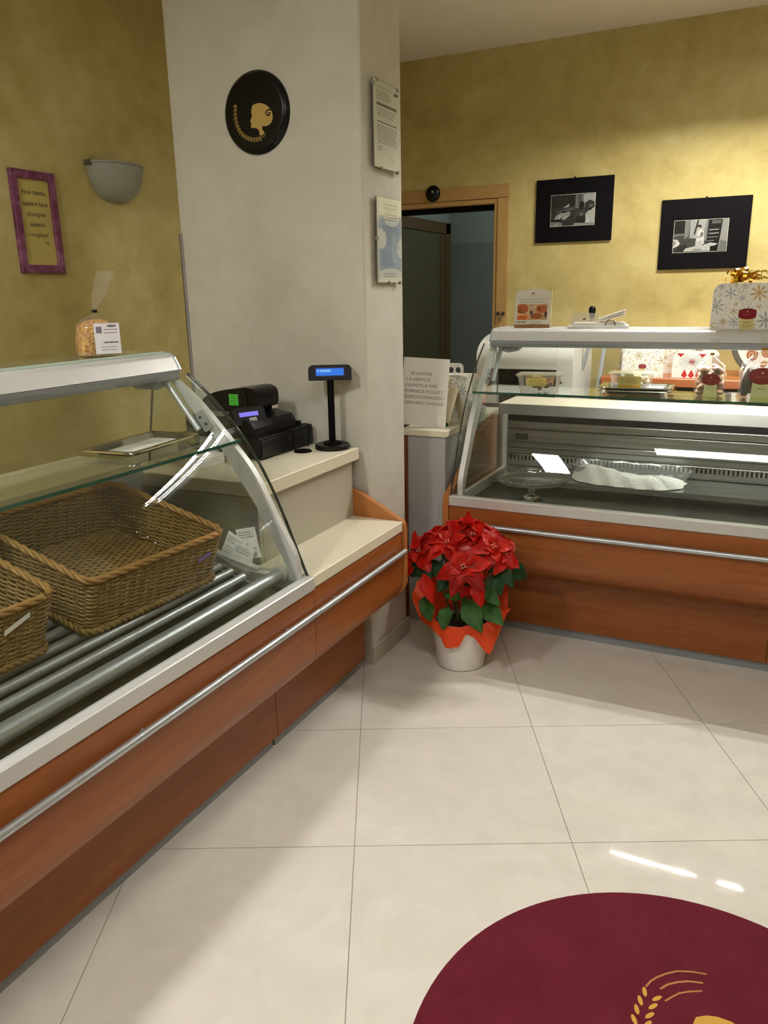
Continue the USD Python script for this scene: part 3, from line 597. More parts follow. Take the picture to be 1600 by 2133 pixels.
# ================================================================ POINSETTIA
po = thing('poinsettia', 'red poinsettia in a white pot wrapped in orange paper on the floor', 'potted plant', (-1.045, 2.785, 0))
POTC = plain('white_ceramic', S(226, 222, 216), .22)
part('pot', lathe([(0, .0005), (.092, .0005), (.098, .004), (.104, .06), (.115, .15), (.1215, .198), (.123, .203), (.120, .205), (.117, .200), (.11, .15), (0, .14)], 48), POTC, po, smooth=40, label='white conical pot')
part('soil', lathe([(0, .176), (.06, .178), (.1035, .172), (.1035, .165), (0, .165)], 24), plain('potting_soil', S(44, 32, 24), .9, bump=(60, .8, .01)), po)
# orange wrap: flares up at back and left, flops over the rim at the front
def wrap_end(a):
    # a: angle, -90 is the camera side; returns radius and height of the paper's edge
    d = math.degrees(a) % 360
    keys = [(0, .20, .27), (20, .19, .22), (45, .19, .33), (90, .19, .35), (135, .19, .34), (170, .21, .31), (195, .20, .29), (215, .172, .20), (232, .142, .185), (250, .134, .155), (268, .138, .118), (285, .136, .125), (300, .127, .18), (312, .128, .165), (330, .172, .10), (342, .182, .155), (360, .20, .27)]
    for (d0, r0, z0), (d1, r1, z1) in zip(keys[:-1], keys[1:]):
        if d0 <= d <= d1:
            t = (d-d0)/(d1-d0); t = t*t*(3-2*t); return r0+(r1-r0)*t, z0+(z1-z0)*t
    return .2, .27
P = []
for i in range(97):
    a = i*2*PI/96; re, ze = wrap_end(a); row = []
    for t in np.linspace(0, 1, 9):
        rm, zm = (.132, .222) if ze < .22 else (.132, .21)
        r_ = (1-t)**2*.106+2*t*(1-t)*rm+t*t*re; z_ = (1-t)**2*.185+2*t*(1-t)*(zm+.025)+t*t*ze
        r_ += .004*t*math.sin(a*11+1)
        r_ = max(r_, .1150+.055*max(0, z_-.15)+.0105 if z_ < .212 and t > .35 else 0)
        row.append((r_*math.cos(a), r_*math.sin(a), z_))
    P.append(row)
ORANGE = mk('orange_crepe_paper', {'c': ('texture_coordinate', {}), 'n': ('noise_texture', {'scale': 90, 'detail': 3}), 'b': ('bump', {'strength': .3, 'distance': .002}), 'p': ('principled_bsdf', {'base_color': S(238, 78, 24), 'roughness': .6}), 't': ('translucent_bsdf', {'color': S(238, 78, 24)}), 'm': ('mix_closure', {'fac': .25})},
     [('c.object', 'n.vector'), ('n.fac', 'b.height'), ('b.normal', 'p.normal'), ('p.BSDF', 'm.closure1'), ('t.BSDF', 'm.closure2')], surface='m.closure')
part('paper_wrap', grid(P), ORANGE, po, smooth=70, label='orange paper wrap')
def leafmat(name, col, tr=.3, rough=.5):
    return mk(name, {'c': ('texture_coordinate', {}), 'n': ('noise_texture', {'scale': 25, 'detail': 4}), 'r': ('rgb_ramp', {'ramp': [(.3, tuple(x*.8 for x in col)), (.7, tuple(x*1.12 for x in col))]}),
        'p': ('principled_bsdf', {'roughness': rough, 'specular_ior_level': .3}), 't': ('translucent_bsdf', {}), 'm': ('mix_closure', {'fac': tr})},
        [('c.object', 'n.vector'), ('n.fac', 'r.fac'), ('r.color', 'p.base_color'), ('r.color', 't.color'), ('p.BSDF', 'm.closure1'), ('t.BSDF', 'm.closure2')], surface='m.closure')
REDS = [leafmat('bract_red_%s' % n, c) for n, c in (('bright', S(204, 32, 14)), ('mid', S(188, 24, 14)), ('deep', S(160, 16, 16)))]
GREENS = [leafmat('leaf_green_%s' % n, c) for n, c in (('mid', S(58, 104, 44)), ('dark', S(38, 76, 40)))]
def leaf(L, W, curl, fold, twist=0, seed=0):
    r = random.Random(seed); P = []
    for t in np.linspace(0, 1, 9):
        w = W*(math.sin(PI*min(1, t**.85))**.75)*(1-.25*t)*(1+.08*math.sin(9*t+seed)) if 0 < t < 1 else (.002 if t == 0 else .0005)
        row = []
        for s in (-1, -.5, 0, .5, 1):
            y, z = s*w, abs(s)*fold*w-curl*L*t*t+.004*math.sin(8*t+s*2+seed)
            row.append((L*(t-.08*curl*t*t), y+twist*t*L*.2, z))
        P.append(row)
    m_ = grid(P); return m_
def place(m_, pos, d, up):
    d = np.array(d, float); d /= np.linalg.norm(d); up = np.array(up, float); up -= d*(up@d); up /= np.linalg.norm(up)+1e-9
    M_ = np.eye(4); M_[:3, 0] = d; M_[:3, 2] = up; M_[:3, 1] = np.cross(up, d); M_[:3, 3] = pos
    t = m_.copy(); t.apply_transform(M_); return t
C0 = np.array([-1.045, 2.785, 0])
heads = [((-.985, 2.645, .468), (.15, -.8, .6), 1.12), ((-1.205, 2.735, .475), (-.35, -.6, .7), 1.05), ((-1.085, 2.735, .525), (-.1, -.5, .85), 1.1), ((-1.0, 2.79, .548), (.1, -.35, .95), 1.0),
         ((-.905, 2.75, .525), (.4, -.5, .75), .95), ((-1.045, 2.86, .575), (0, .1, 1), 1.0), ((-.865, 2.77, .50), (.7, -.3, .6), .85), ((-1.17, 2.83, .53), (-.4, .1, .9), 1.0), ((-.955, 2.89, .52), (.3, .4, .85), 1.0)]
r2 = random.Random(11); stems = []
for hi, (pos, nrm, sz) in enumerate(heads):
    pos = np.array(pos)-C0; n_ = np.array(nrm, float); n_ /= np.linalg.norm(n_)
    a1 = np.cross(n_, [0.3, .2, 1]); a1 /= np.linalg.norm(a1); a2 = np.cross(n_, a1); ph = r2.uniform(0, 6)
    for ring, (cnt, L, W, el, cu) in enumerate(((6, .098, .033, .05, .28), (5, .066, .024, .38, .2))):
        for k in range(cnt):
            a = ph+ring*.5+k*2*PI/cnt+r2.uniform(-.2, .2); dr = math.cos(a)*a1+math.sin(a)*a2
            e_ = el+r2.uniform(-.12, .18); L_ = L*sz*r2.uniform(.85, 1.12)
            part('bract', place(leaf(L_, W*sz*r2.uniform(.9, 1.15), cu+r2.uniform(-.12, .25), r2.uniform(.25, .55), 0, hi*13+k), pos+dr*.006-n_*.006*ring*0, dr*math.cos(e_)+n_*math.sin(e_), n_), REDS[r2.choice((0, 0, 1, 1, 2))], po, smooth=80)
    berries = cat([X(trimesh.creation.icosphere(1, .0045), tuple(pos+n_*.012+a1*.008*math.cos(k*1.6)+a2*.008*math.sin(k*1.6))) for k in range(4)])
    part('flower_centre', berries, plain('cyathia_pink', S(206, 110, 92), .5) if 'cyathia_pink' not in MATS else MATS['cyathia_pink'], po)
    stems.append(tube([(pos[0]*.15, pos[1]*.15, .17), (pos[0]*.5, pos[1]*.5, .17+.55*(pos[2]-.17)), tuple(pos-n_*.004)], [.005, .0045, .003], 7))
# single drooping bracts seen from below the main heads, then green leaves
for a_, b_, W in (((-1.155, 2.655, .415), (-1.105, 2.62, .315), .03), ((-1.16, 2.65, .39), (-1.115, 2.635, .325), .027), ((-.965, 2.66, .415), (-.985, 2.625, .355), .032), ((-.935, 2.65, .41), (-.905, 2.62, .335), .032), ((-1.215, 2.69, .42), (-1.265, 2.68, .375), .026),
                  ((-.85, 2.76, .49), (-.80, 2.735, .465), .024), ((-1.03, 2.83, .56), (-1.025, 2.80, .635), .028), ((-1.06, 2.8, .56), (-1.10, 2.77, .60), .026), ((-.985, 2.80, .56), (-.955, 2.77, .60), .028), ((-1.21, 2.72, .49), (-1.215, 2.70, .56), .02), ((-1.04, 2.7, .53), (-1.05, 2.68, .57), .02)):
    a_, b_ = np.array(a_)-C0, np.array(b_)-C0; L = np.linalg.norm(b_-a_)
    part('bract', place(leaf(L*1.1, W, .1, .4, 0, int(W*1e4)), a_, b_-a_, (0, -.9, .5)), REDS[r2.choice((0, 1))], po, smooth=80)
for a_, b_, W, c_ in (((-1.16, 2.68, .31), (-1.12, 2.625, .24), .036, 0), ((-1.065, 2.69, .275), (-1.07, 2.64, .205), .034, 0), ((-.99, 2.68, .32), (-.905, 2.612, .24), .045, 0), ((-.925, 2.70, .31), (-.835, 2.655, .262), .038, 0),
                      ((-.885, 2.76, .46), (-.815, 2.715, .395), .03, 1), ((-1.075, 2.68, .335), (-.975, 2.63, .355), .026, 0), ((-.93, 2.70, .375), (-.85, 2.67, .33), .028, 0), ((-1.19, 2.70, .42), (-1.13, 2.66, .40), .035, 1), ((-.97, 2.68, .42), (-1.0, 2.635, .40), .035, 1),
                      ((-1.05, 2.72, .40), (-1.09, 2.65, .36), .045, 1), ((-.90, 2.73, .42), (-.855, 2.70, .36), .04, 1), ((-1.2, 2.76, .42), (-1.26, 2.75, .36), .04, 1), ((-1.0, 2.9, .42), (-.93, 2.95, .36), .04, 1), ((-1.14, 2.88, .43), (-1.2, 2.93, .38), .04, 1), ((-.86, 2.82, .43), (-.8, 2.86, .38), .04, 1), ((-1.1, 2.72, .44), (-1.16, 2.69, .40), .04, 1)):
    a_, b_ = np.array(a_)-C0, np.array(b_)-C0; L = np.linalg.norm(b_-a_)
    part('green_leaf', place(leaf(L*1.1, W, .12, .3, 0, int(W*1e4)), a_, b_-a_, (0, -.8, .6)), GREENS[c_], po, smooth=80)
part('stems', cat(stems), plain('stem_green', S(70, 84, 44), .6), po, kind='stuff')

# ================================================================ LEFT: BASKETS, TRAY, LABELS
WICK = mk('wicker_cane', {'g': ('geometry', {}), 'c': ('texture_coordinate', {}), 'n': ('noise_texture', {'scale': 38, 'detail': 4}), 'x': ('mix', {'fac': .45}),
     'r': ('rgb_ramp', {'ramp': [(.15, S(118, 92, 48)), (.5, S(166, 134, 78)), (.85, S(200, 172, 114))]}), 'p': ('principled_bsdf', {'roughness': .45, 'specular_ior_level': .4})},
     [('c.object', 'n.vector'), ('g.random_per_island', 'x.color1'), ('n.fac', 'x.color2'), ('x.color', 'r.fac'), ('r.color', 'p.base_color')])
WICKD = wood('wicker_rim', S(128, 92, 48), S(172, 132, 78), (20, 20, 20), .4)
BW, BD, BH = .452, .425, .152
def tilt(m_): m_ = m_.copy(); v = np.array(m_.vertices); a = math.atan(.22); M_ = np.array([[1, 0, 0], [0, math.cos(a), -math.sin(a)], [0, math.sin(a), math.cos(a)]]); m_.vertices = v@M_.T; return m_
def loop(W, D, r, n):
    """n points round a rounded rectangle, with outward normals; x in +-W/2, y in 0..D"""
    ring = sbox(-W/2+r, r, W/2-r, D-r).buffer(r, quad_segs=5).exterior; L = ring.length
    p = np.array([ring.interpolate(L*i/n).coords[0] for i in range(n)]); t = np.roll(p, -1, 0)-np.roll(p, 1, 0); t /= np.linalg.norm(t, axis=1, keepdims=True)
    nn = np.column_stack([t[:, 1], -t[:, 0]]); c = p.mean(0)
    return p, nn*np.sign(((p-c)*nn).sum(1).mean())
def make_basket(label, loc, rotz):
    t = thing('wicker_basket', label, 'basket', loc, rotz, None)
    NS = 54; n = NS*4; rows = 23; parts = []
    for k in range(rows):
        h = (k+.5)/rows; f = 1+.05*h
        p, nn = loop(BW*.965*f, BD*.965*f, .03, n); wob = .0030*np.cos(np.arange(n)*PI/4+PI*(k % 2))
        z = .016+(BH-.026)*h+.0012*np.sin(np.arange(n)*.13+k)
        q = np.column_stack([p+nn*wob[:, None]-[0, -BD*(1-.965*f)/2], z]); parts.append(tube(q, .0029, 5, closed=True))
    part('weave', tilt(cat(parts)), WICK, t, smooth=60, kind='stuff')
    st = []
    for i in range(NS):
        b_, _ = loop(BW*.965, BD*.965, .03, NS); e_, _ = loop(BW*.965*1.05, BD*.965*1.05, .03, NS)
        o0, o1 = BD*(1-.965)/2, BD*(1-.965*1.05)/2
        st.append(tube([(b_[i][0], b_[i][1]+o0, .008), (e_[i][0], e_[i][1]+o1, BH-.004)], .0026, 6))
    part('stakes', tilt(cat(st)), WICK, t, kind='stuff')
    br = []
    for k in range(3):
        N = 260; p, nn = loop(BW*1.013, BD*1.013, .032, N); a = np.arange(N)*2*PI*17/N+k*2*PI/3
        br.append(tube(np.column_stack([p+nn*(.0042*np.cos(a))[:, None]-[0, BD*.0065], BH+.0048*np.sin(a)]), .0052, 6, closed=True))
    part('rim', tilt(cat(br)), WICKD, t, smooth=60, label='braided wicker rim')
    N = 300; p, nn = loop(BW*.985, BD*.985, .03, N); a = np.arange(N)*2*PI*46/N
    part('base_border', tilt(cat([tube(np.column_stack([p+nn*(.0035*np.cos(a+o))[:, None]-[0, -BD*.0075], .0105+.004*np.sin(a+o)]), .0062, 6, closed=True) for o in (0, PI)])), WICK, t, smooth=60)
    fl_ = []
    for k in range(44):
        y = .012+(BD-.024)*k/43; xs = np.linspace(-BW/2+.012, BW/2-.012, 45)
        fl_.append(tube(np.column_stack([xs, np.full(45, y), .012+.0024*np.cos(np.arange(45)*PI/2+PI*(k % 2))]), .0046, 5))
    part('base', tilt(cat(fl_)), WICK, t, smooth=60, kind='stuff')
    return t
th = math.radians(4.0)
def L2W(l, s, z): return (-1.21-s, l, z)
bk = make_basket('large empty wicker basket, fully in view, with a purple tag on its front', L2W(1.428, .158, .7055), 90-4.0)
bk2 = dup(bk, L2W(.885, .198, .714), 90-4.0, 'wicker basket cut off by the left edge of the picture, with a white paper strip')
def on_basket(x, y, z, loc):      # basket local (untilted) -> world
    a = math.atan(.22); y2, z2 = y*math.cos(a)-z*math.sin(a), y*math.sin(a)+z*math.cos(a); r = math.radians(86)
    return np.array([loc[0]+x*math.cos(r)-y2*math.sin(r), loc[1]+x*math.sin(r)+y2*math.cos(r), loc[2]+z2])
def tag_strip(name, label, catg, loc, pts, wz, m_):
    P = [[on_basket(x, y, z+dz, loc)-np.array(on_basket(*pts[0], loc)) for dz in (-wz/2, wz/2)] for x, y, z in pts]
    t = thing(name, label, catg, tuple(on_basket(*pts[0], loc)))
    P = np.array(P); nrm = np.array([.0008, 0, 0.0002]); v = np.concatenate([P.reshape(-1, 3), P.reshape(-1, 3)+nrm]); k = len(P)*2
    hull = trimesh.Trimesh(v).convex_hull
    part('strip', hull, m_, t, smooth=False)
l1_ = L2W(1.428, .158, .7055); l2_ = L2W(.885, .198, .714)
tag_strip('purple_tag', 'small purple tag on the front right of the large wicker basket', 'tag', l1_, [(.125, -.0075, .094), (.175, -.0075, .104)], .012, plain('purple_tape', S(122, 96, 178), .5))
tag_strip('paper_strip', 'white paper strip on the front of the left-hand wicker basket', 'tag', l2_, [(.10, -.008, .105), (.16, -.008, .128)], .013, PAPER)

# steel tray on the glass shelf
def steel_tray(name, label, loc, rotz, w_, d_, h_=.018, group=None, lip=.02, m_=CHROME):
    t = thing(name, label, 'tray', loc, rotz, group)
    o = rrect(-w_/2, -d_/2, w_/2, d_/2, .022); i_ = rrect(-w_/2+lip, -d_/2+lip, w_/2-lip, d_/2-lip, .018)
    n = 64
    def ring(pg, z): e = pg.exterior; L = e.length; return [(*e.interpolate(L*k/n).coords[0], z) for k in range(n)]
    b_ = rrect(-w_/2+lip*1.7, -d_/2+lip*1.7, w_/2-lip*1.7, d_/2-lip*1.7, .012)
    rings = [ring(rrect(-w_/2-.001, -d_/2-.001, w_/2+.001, d_/2+.001, .022), h_-.004), ring(o, h_), ring(i_, h_-.001), ring(b_, .002), ring(affinity.scale(b_, .02, .02), .002)]
    top = grid(np.array([r+[r[0]] for r in rings]))
    rings = [ring(rrect(-w_/2-.001, -d_/2-.001, w_/2+.001, d_/2+.001, .022), h_-.004), ring(i_, h_-.0025), ring(b_, .0), ring(affinity.scale(b_, .02, .02), .0)]
    bot = grid(np.array([r+[r[0]] for r in rings])); bot.invert()
    part('tray_body', cat([top, bot]), m_, t, smooth=40)
    return t, b_
tr, b_ = steel_tray('pastry_tray', 'rectangular steel tray lined with white paper on the bread counter glass shelf', L2W(1.70, .415, 1.0585), 96, .33, .185)
part('paper_liner', prism(affinity.scale(b_, .98, .96), 'z', .0022, .0034), PAPER, tr, label='white paper liner')

# three price tickets standing in the case
for k, (yc, xc, zc, rot, tl, lab) in enumerate(((0, -1.402, .742, -14, 6, 'white ticket standing highest at the end of the bread counter'), (-.012, -1.455, .718, 24, 9, 'tilted white ticket next to the wicker basket'), (-.022, -1.415, .694, 12, 12, 'lowest white ticket leaning in front of the two others'))):
    t = thing('price_ticket', lab, 'ticket', (xc, 1.868+yc, zc-.045))
    # a card in the x-z plane facing the camera (-y)
    tm = lambda m_: X(X(m_, (0, 0, .045), ry=rot), (0, 0, 0), rx=-tl*.6)
    part('card', tm(box(-.037, .037, 0, .0006, -.048, .048)), PAPER, t)
    pr = Print(); gk = S(150, 150, 156)
    pr.lines(-.03, .03, .034, 3, .008, .003, gk, seed=20+k); pr.lines(-.03, .0, .0, 3, .010, .0025, gk, seed=30+k); pr.rect(.008, -.02, .026, -.016, gk, 1); pr.lines(-.03, .03, -.034, 2, .007, .002, gk, seed=40+k)
    V_ = np.vstack(pr.v); O = trimesh.transformations.concatenate_matrices(trimesh.transformations.euler_matrix(math.radians(-tl*.6), 0, 0), trimesh.transformations.translation_matrix((0, 0, .045)), trimesh.transformations.euler_matrix(0, math.radians(rot), 0))
    pr.build('printing', t, (O@[0, -.0002, 0, 1])[:3], O[:3, 0], O[:3, 2])

# cellophane bag of crumbs on the canopy
def bag_of(name, label, loc, rotz, w_, d_, h_, content_mat, neck, group=None, lump=.004, neckdir=(.35, 0), seed=1, pieces=None):
    t = thing(name, label, 'bag', loc, rotz, group)
    nU, P = 28, []
    for k, z in enumerate(np.linspace(0, 1, 10)):
        sc_ = (1 if z < .75 else 1-.55*((z-.75)/.25)**1.6)*(1+.04*math.sin(z*5)); row = []
        for i in range(nU+1):
            a = 2*PI*i/nU; c, s_ = math.cos(a), math.sin(a); e = .5
            row.append((w_/2*sc_*math.copysign(abs(c)**e, c), d_/2*sc_*math.copysign(abs(s_)**e, s_), .004+h_*z))
        P.append(row)
    P = np.array(P); N_ = meshkit.fbm(P.reshape(-1, 3)*40, 3, seed).reshape(P.shape[:2])-.5; N_[:, -1] = N_[:, 0]
    body = grid(np.concatenate([P[:1]*[0, 0, 1], P*np.array([1, 1, 1])+lump*2*N_[..., None]*np.array([1, 1, .3])*np.array([1, 1, 1]), P[-1:]*[0, 0, 1]+[0, 0, .004]]))
    if pieces is None: part('contents', body, content_mat, t, smooth=60)
    else:
        rp = random.Random(seed*17)
        for q in pieces(rp): part('biscuit', q, content_mat, t, smooth=60)
    # film: follows the contents, gathers at a neck and opens into a flared tail
    prof = [(1.05, 0.0), (1.06, .3), (1.05, .7), (.86, .95), (.45, 1.12), (.16, 1.22+.0), (.10, 1.30), (.17, 1.42), (.36, 1.75), (.46, 1+neck)]
    F = []
    for k, (f, z) in enumerate(prof):
        row = []; off = max(0, z-1.25)*h_
        for i in range(nU+1):
            a = 2*PI*i/nU; c, s_ = math.cos(a), math.sin(a); e = .5 if f > .8 else 1
            sq = 1 if z < 1.35 else .35
            wob = 1+(.14 if k > 2 else .035)*math.sin(a*7+k*1.7)+(.03*math.sin(a*13+k*2.9))
            row.append((w_/2*f*wob*math.copysign(abs(c)**e, c)+off*neckdir[0], d_/2*f*wob*sq*math.copysign(abs(s_)**e, s_)+off*neckdir[1], .001+h_*z))
        F.append(row)
    FILM = MATS.get('cellophane') or pane('cellophane', (.975, .975, .97), .05, .8, .07, ((.85, .85, .83), .045))
    part('cellophane', grid(F), FILM, t, smooth=50, label='clear cellophane')
    part('tie', X(lathe([(w_*.055, -.004), (w_*.075, -.004), (w_*.075, .004), (w_*.055, .004), (w_*.055, -.004)], 16), (.05*h_*neckdir[0], 0, h_*1.30)), BLACK if seed == 1 else GOLD, t)
    return t
CRUMB = mk('golden_crumbs', {'c': ('texture_coordinate', {}), 'v': ('voronoi_texture', {'scale': 150}), 'r': ('rgb_ramp', {'ramp': [(0, S(132, 86, 34)), (.5, S(186, 138, 70)), (1, S(214, 176, 110))]}), 'b': ('bump', {'strength': .8, 'distance': .004}), 'p': ('principled_bsdf', {'roughness': .7})},
      [('c.object', 'v.vector'), ('v.color', 'r.fac'), ('r.color', 'p.base_color'), ('v.distance', 'b.height'), ('b.normal', 'p.normal')])
cb = bag_of('breadcrumb_bag', 'cellophane bag of golden breadcrumbs with a white label on the bread counter canopy', (-1.76, 1.70, 1.3188), 62, .105, .085, .095, CRUMB, 1.45, neckdir=(.34, -.2))
pr = Print(); pr.rect(-.036, 0, .036, .085, S(222, 218, 222), 0); pr.rect(-.03, .058, -.014, .076, S(120, 112, 130), 1); pr.lines(-.008, .032, .066, 2, .009, .003, S(150, 146, 152), seed=51); pr.poly(ellipse(.014, .077, .014, .003), S(110, 104, 110), 1)
pr.lines(-.012, .03, .03, 1, .01, .004, S(96, 92, 98), seed=52, ragged=0); pr.lines(-.02, .032, .018, 2, .008, .0025, S(160, 156, 160), seed=53)
pr.build('label', cb, (.016, -.0475, .006), (1, 0, 0), (0, .0, 1), label='white printed label')

# ================================================================ CASH DESK ITEMS
ZD = .9102
dr = thing('cash_box', 'black metal cash box under the register on the cream desk', 'cash box', (-1.79, 2.425, ZD))
part('drawer_body', box(-.19, .185, -.178, .178, .004, .079, .003), BLACK, dr); part('drawer_front', box(.1855, .19, -.174, .174, .008, .07, .002), BLACK, dr)
part('lock', X(trimesh.creation.cylinder(.009, .004, sections=14), (.192, .0, .045), ry=90), STEELD, dr)
for sx in (-1, 1):
    for sy in (-1, 1): part('foot', box(sx*.16-.012, sx*.16+.012, sy*.15-.012, sy*.15+.012, 0, .004), BLACKM, dr)
rg = thing('cash_register', 'black cash register with a domed printer, green sticker and small blue display', 'cash register', (-1.79, 2.425, ZD+.0795))
part('base', prism(Polygon([(-.15, 0), (.155, 0), (.155, .03), (.14, .052), (.05, .066), (-.15, .062)]), 'y', -.165, .105), BLACK, rg, smooth=25)
part('printer_cover', prism(smoothc([(-.155, .0665), (-.155, .10), (-.12, .128), (-.06, .147), (.02, .158), (.075, .160), (.098, .148), (.104, .125), (.10, .09), (.085, .0665)], 4), 'y', -.065, .075), BLACKG, rg, smooth=45, label='domed black printer cover')
part('side_panel', prism(Polygon([(-.15, .067), (-.15, .098), (-.115, .124), (-.06, .142), (.01, .151), (.05, .151), (.06, .13), (.06, .067)]), 'y', -.068, -.0655), BLACK, rg)
pr = Print(); pr.rect(-.02, .095, .022, .137, S(86, 196, 70), 0); pr.lines(-.016, .019, .128, 5, .008, .002, S(40, 96, 36), seed=61); pr.build('green_sticker', rg, (0, -.0682, 0), (1, 0, 0), (0, 0, 1), label='bright green sticker')
part('keyboard_ledge', box(-.12, .055, -.15, -.075, .0665, .072, .002), plain('keyboard_grey', S(128, 128, 124), .4), rg)
part('paper_strip', X(box(-.02, .02, -.001, .0, 0, .012), (.1055, .045, .075), rz=90), PAPER, rg)
# operator display: a pod facing the customers, tilted back
pod = lambda m_: X(X(m_, rx=-24), (.118, -.13, .063), rz=68)
part('display_pod', pod(prism(rrect(-.066, -.024, .066, .042, .014), 'y', 0, .07)), BLACK, rg, smooth=40)
SCRB = emit('violet_lcd', S(150, 140, 255), 1.15)
part('display_screen', pod(box(-.043, .036, -.0012, -.0002, .008, .024)), SCRB, rg, label='lit violet-blue display')
Mp = trimesh.transformations.euler_matrix(0, 0, math.radians(68)); Mp[:3, 3] = (.118, -.13, .063); Mp = Mp@trimesh.transformations.euler_matrix(math.radians(-24), 0, 0)
pr = Print(); pr.rect(-.006, -.014, .024, .002, S(206, 204, 206), 0); pr.text('RCH', .009, -.010, .009, S(40, 36, 44), 1)
pr.build('name_plate', rg, (Mp@[0, -.0006, 0, 1])[:3], Mp[:3, 0], Mp[:3, 2])
pc = thing('power_cable', 'thin black cable with an adapter block lying on the cash drawer', 'cable', (-1.67, 2.56, ZD+.0795))
part('wire', tube(smoothc([(-.012, -.05, .04), (.0, -.02, .012), (.02, -.005, .004), (.045, .01, .0035), (.066, .008, .004), (.083, -.01, .001), (.0845, -.02, -.05), (.088, -.03, -.072)], 5), .0022, 6), BLACKM, pc); part('adapter_block', X(box(-.016, .016, -.009, .009, .0005, .016, .003), (.02, .004, .0), rz=20), BLACK, pc)
part('wire', tube(smoothc([(-.02, -.235, .018), (.02, -.22, .004), (.05, -.19, .0032), (.075, -.15, .0035), (.083, -.135, .001), (.085, -.13, -.05), (.09, -.12, -.073)], 5), .0018, 6), BLACKM, pc)
pk = thing('cable_grommet', 'flat black disc on the desk between drawer and customer display', 'disc', (-1.556, 2.45, ZD))
part('disc', lathe([(0, .006), (.03, .006), (.034, .003), (.034, .0002), (0, .0002)], 32), BLACKM, pk)
# customer display on a pole
cd = thing('customer_display', 'black pole customer display with a glowing blue screen in front of the pillar', 'display', (-1.484, 2.548, ZD), 29)
part('base_disc', lathe([(0, .018), (.033, .018), (.034, .026), (.0, .026)], 40), BLACKM, cd); part('base_plate', lathe([(0, .0185), (.062, .0185), (.066, .0155), (.067, .002), (.066, 0.0002), (0, 0.0002)], 48), BLACK, cd, smooth=35)
part('pole', X(trimesh.creation.cylinder(.0125, .235, sections=20), (0, 0, .143)), BLACKM, cd)
ht = lambda m_: X(m_, (0, -.008, .258), rx=-8)
hs = rrect(-.080, 0, .080, .056, .018); hs = hs.union(sbox(-.080, 0, .080, .02))
part('display_head', ht(prism(hs, 'y', -.014, .022)), BLACK, cd, smooth=35)
SCR = emit('blue_lcd', S(70, 140, 255), 1.0)
part('bezel', ht(box(-.056, .056, -.0155, -.0142, .013, .047)), plain('violet_bezel', S(46, 36, 90), .3), cd); part('display_screen', ht(box(-.051, .051, -.0165, -.0156, .017, .043)), SCR, cd, label='lit blue screen')
tx = X(meshkit.text_mesh('X GRANO', .0085, .0004), (-.048, -.0166, .030), rx=90)
part('screen_text', ht(tx), emit('lcd_text', S(190, 235, 255), 1.6), cd, smooth=False)
# stack of white pads on the desk
ps = thing('paper_stack', 'stack of white paper pads on the desk behind the curved glass', 'paper', (-1.80, 2.14, ZD), -8)
for k in range(3): part('pad', X(box(-.085, .085, -.05, .05, k*.0125, k*.0125+.012, .001), rz=(-2, 1, 3)[k]), (CARD, PAPER, CARD)[k], ps)

# ================================================================ RIGHT: ON THE PASTRY COUNTER CANOPY
ZT = 1.3122
lf = thing('leaflet_stand', 'clear stand with a bakery leaflet on top of the pastry counter canopy', 'leaflet stand', (-1.012, 3.565, ZT), 8)
lt = lambda m_: X(m_, rx=-9)
part('acrylic_back', lt(box(-.083, .083, .0025, .005, 0, .175)), GLASS, lf); part('acrylic_edge', lt(box(.0832, .085, -.002, .005, 0, .165)), plain('acrylic_edge', S(236, 230, 206), .2), lf); part('acrylic_foot', box(-.083, .083, .003, .06, 0.0003, .003), GLASS, lf)
sh = sbox(-.079, 0, .079, .155).union(ellipse(0, .155, .079, .015))
part('leaflet', lt(prism(sh, 'y', .0005, .0015)), plain('leaflet_paper', S(206, 200, 184), .6), lf)
pr = Print(); gn = S(108, 124, 92)
pr.poly(affinity.rotate(ellipse(0, .152, .007, .003), 15), S(74, 74, 48), 1); pr.text('PANETTERIA', 0, .140, .0045, S(164, 150, 136), 1, width=.034)
pr.text('CI SIAMO IMPASTATI', 0, .123, .0065, gn, 1, width=.13); pr.text('PER IL TUO GUSTO', 0, .111, .0065, gn, 1, width=.11)
bx = sbox(-.068, .035, .068, .105); pr.poly(bx, S(196, 160, 116), 1)
rr3 = random.Random(5)
for (cx, cy, rx_, ry_, c) in ((-.045, .085, .026, .022, (168, 84, 40)), (-.052, .075, .014, .012, (206, 130, 62)), (-.05, .044, .022, .012, (196, 96, 40)), (-.03, .047, .012, .012, (214, 120, 50)), (.04, .083, .024, .018, (172, 92, 40)), (.02, .052, .026, .014, (150, 80, 34)), (.03, .085, .008, .006, (110, 60, 24)), (.002, .092, .01, .007, (206, 184, 140)), (-.005, .068, .007, .009, (70, 54, 60)), (.06, .06, .006, .014, (58, 44, 42))):
    pr.poly(ellipse(cx, cy, rx_, ry_, 6).intersection(bx), S(*c), 2)
for x in (-.012, -.006, 0, .045, .05, .055, .06): pr.rect(x, .035, x+.0018, .06, S(90, 62, 56), 3); pr.rect(x+.004, .09, x+.0056, .105, S(90, 62, 56), 3)
for y in (.062, .072, .082): pr.rect(-.01, y, .014, y+.0016, S(120, 90, 78), 3)
pr.rect(-.07, .023, -.025, .028, gn, 1); pr.lines(-.01, .06, .024, 2, .008, .003, S(150, 140, 130), seed=70); pr.rect(-.079, 0, .079, .0155, S(150, 104, 62), 1)
Ml = trimesh.transformations.euler_matrix(math.radians(-9), 0, 0)[:3, :3]
pr.build('leaflet_print', lf, (0, .0003, 0), Ml[:, 0], Ml[:, 2])

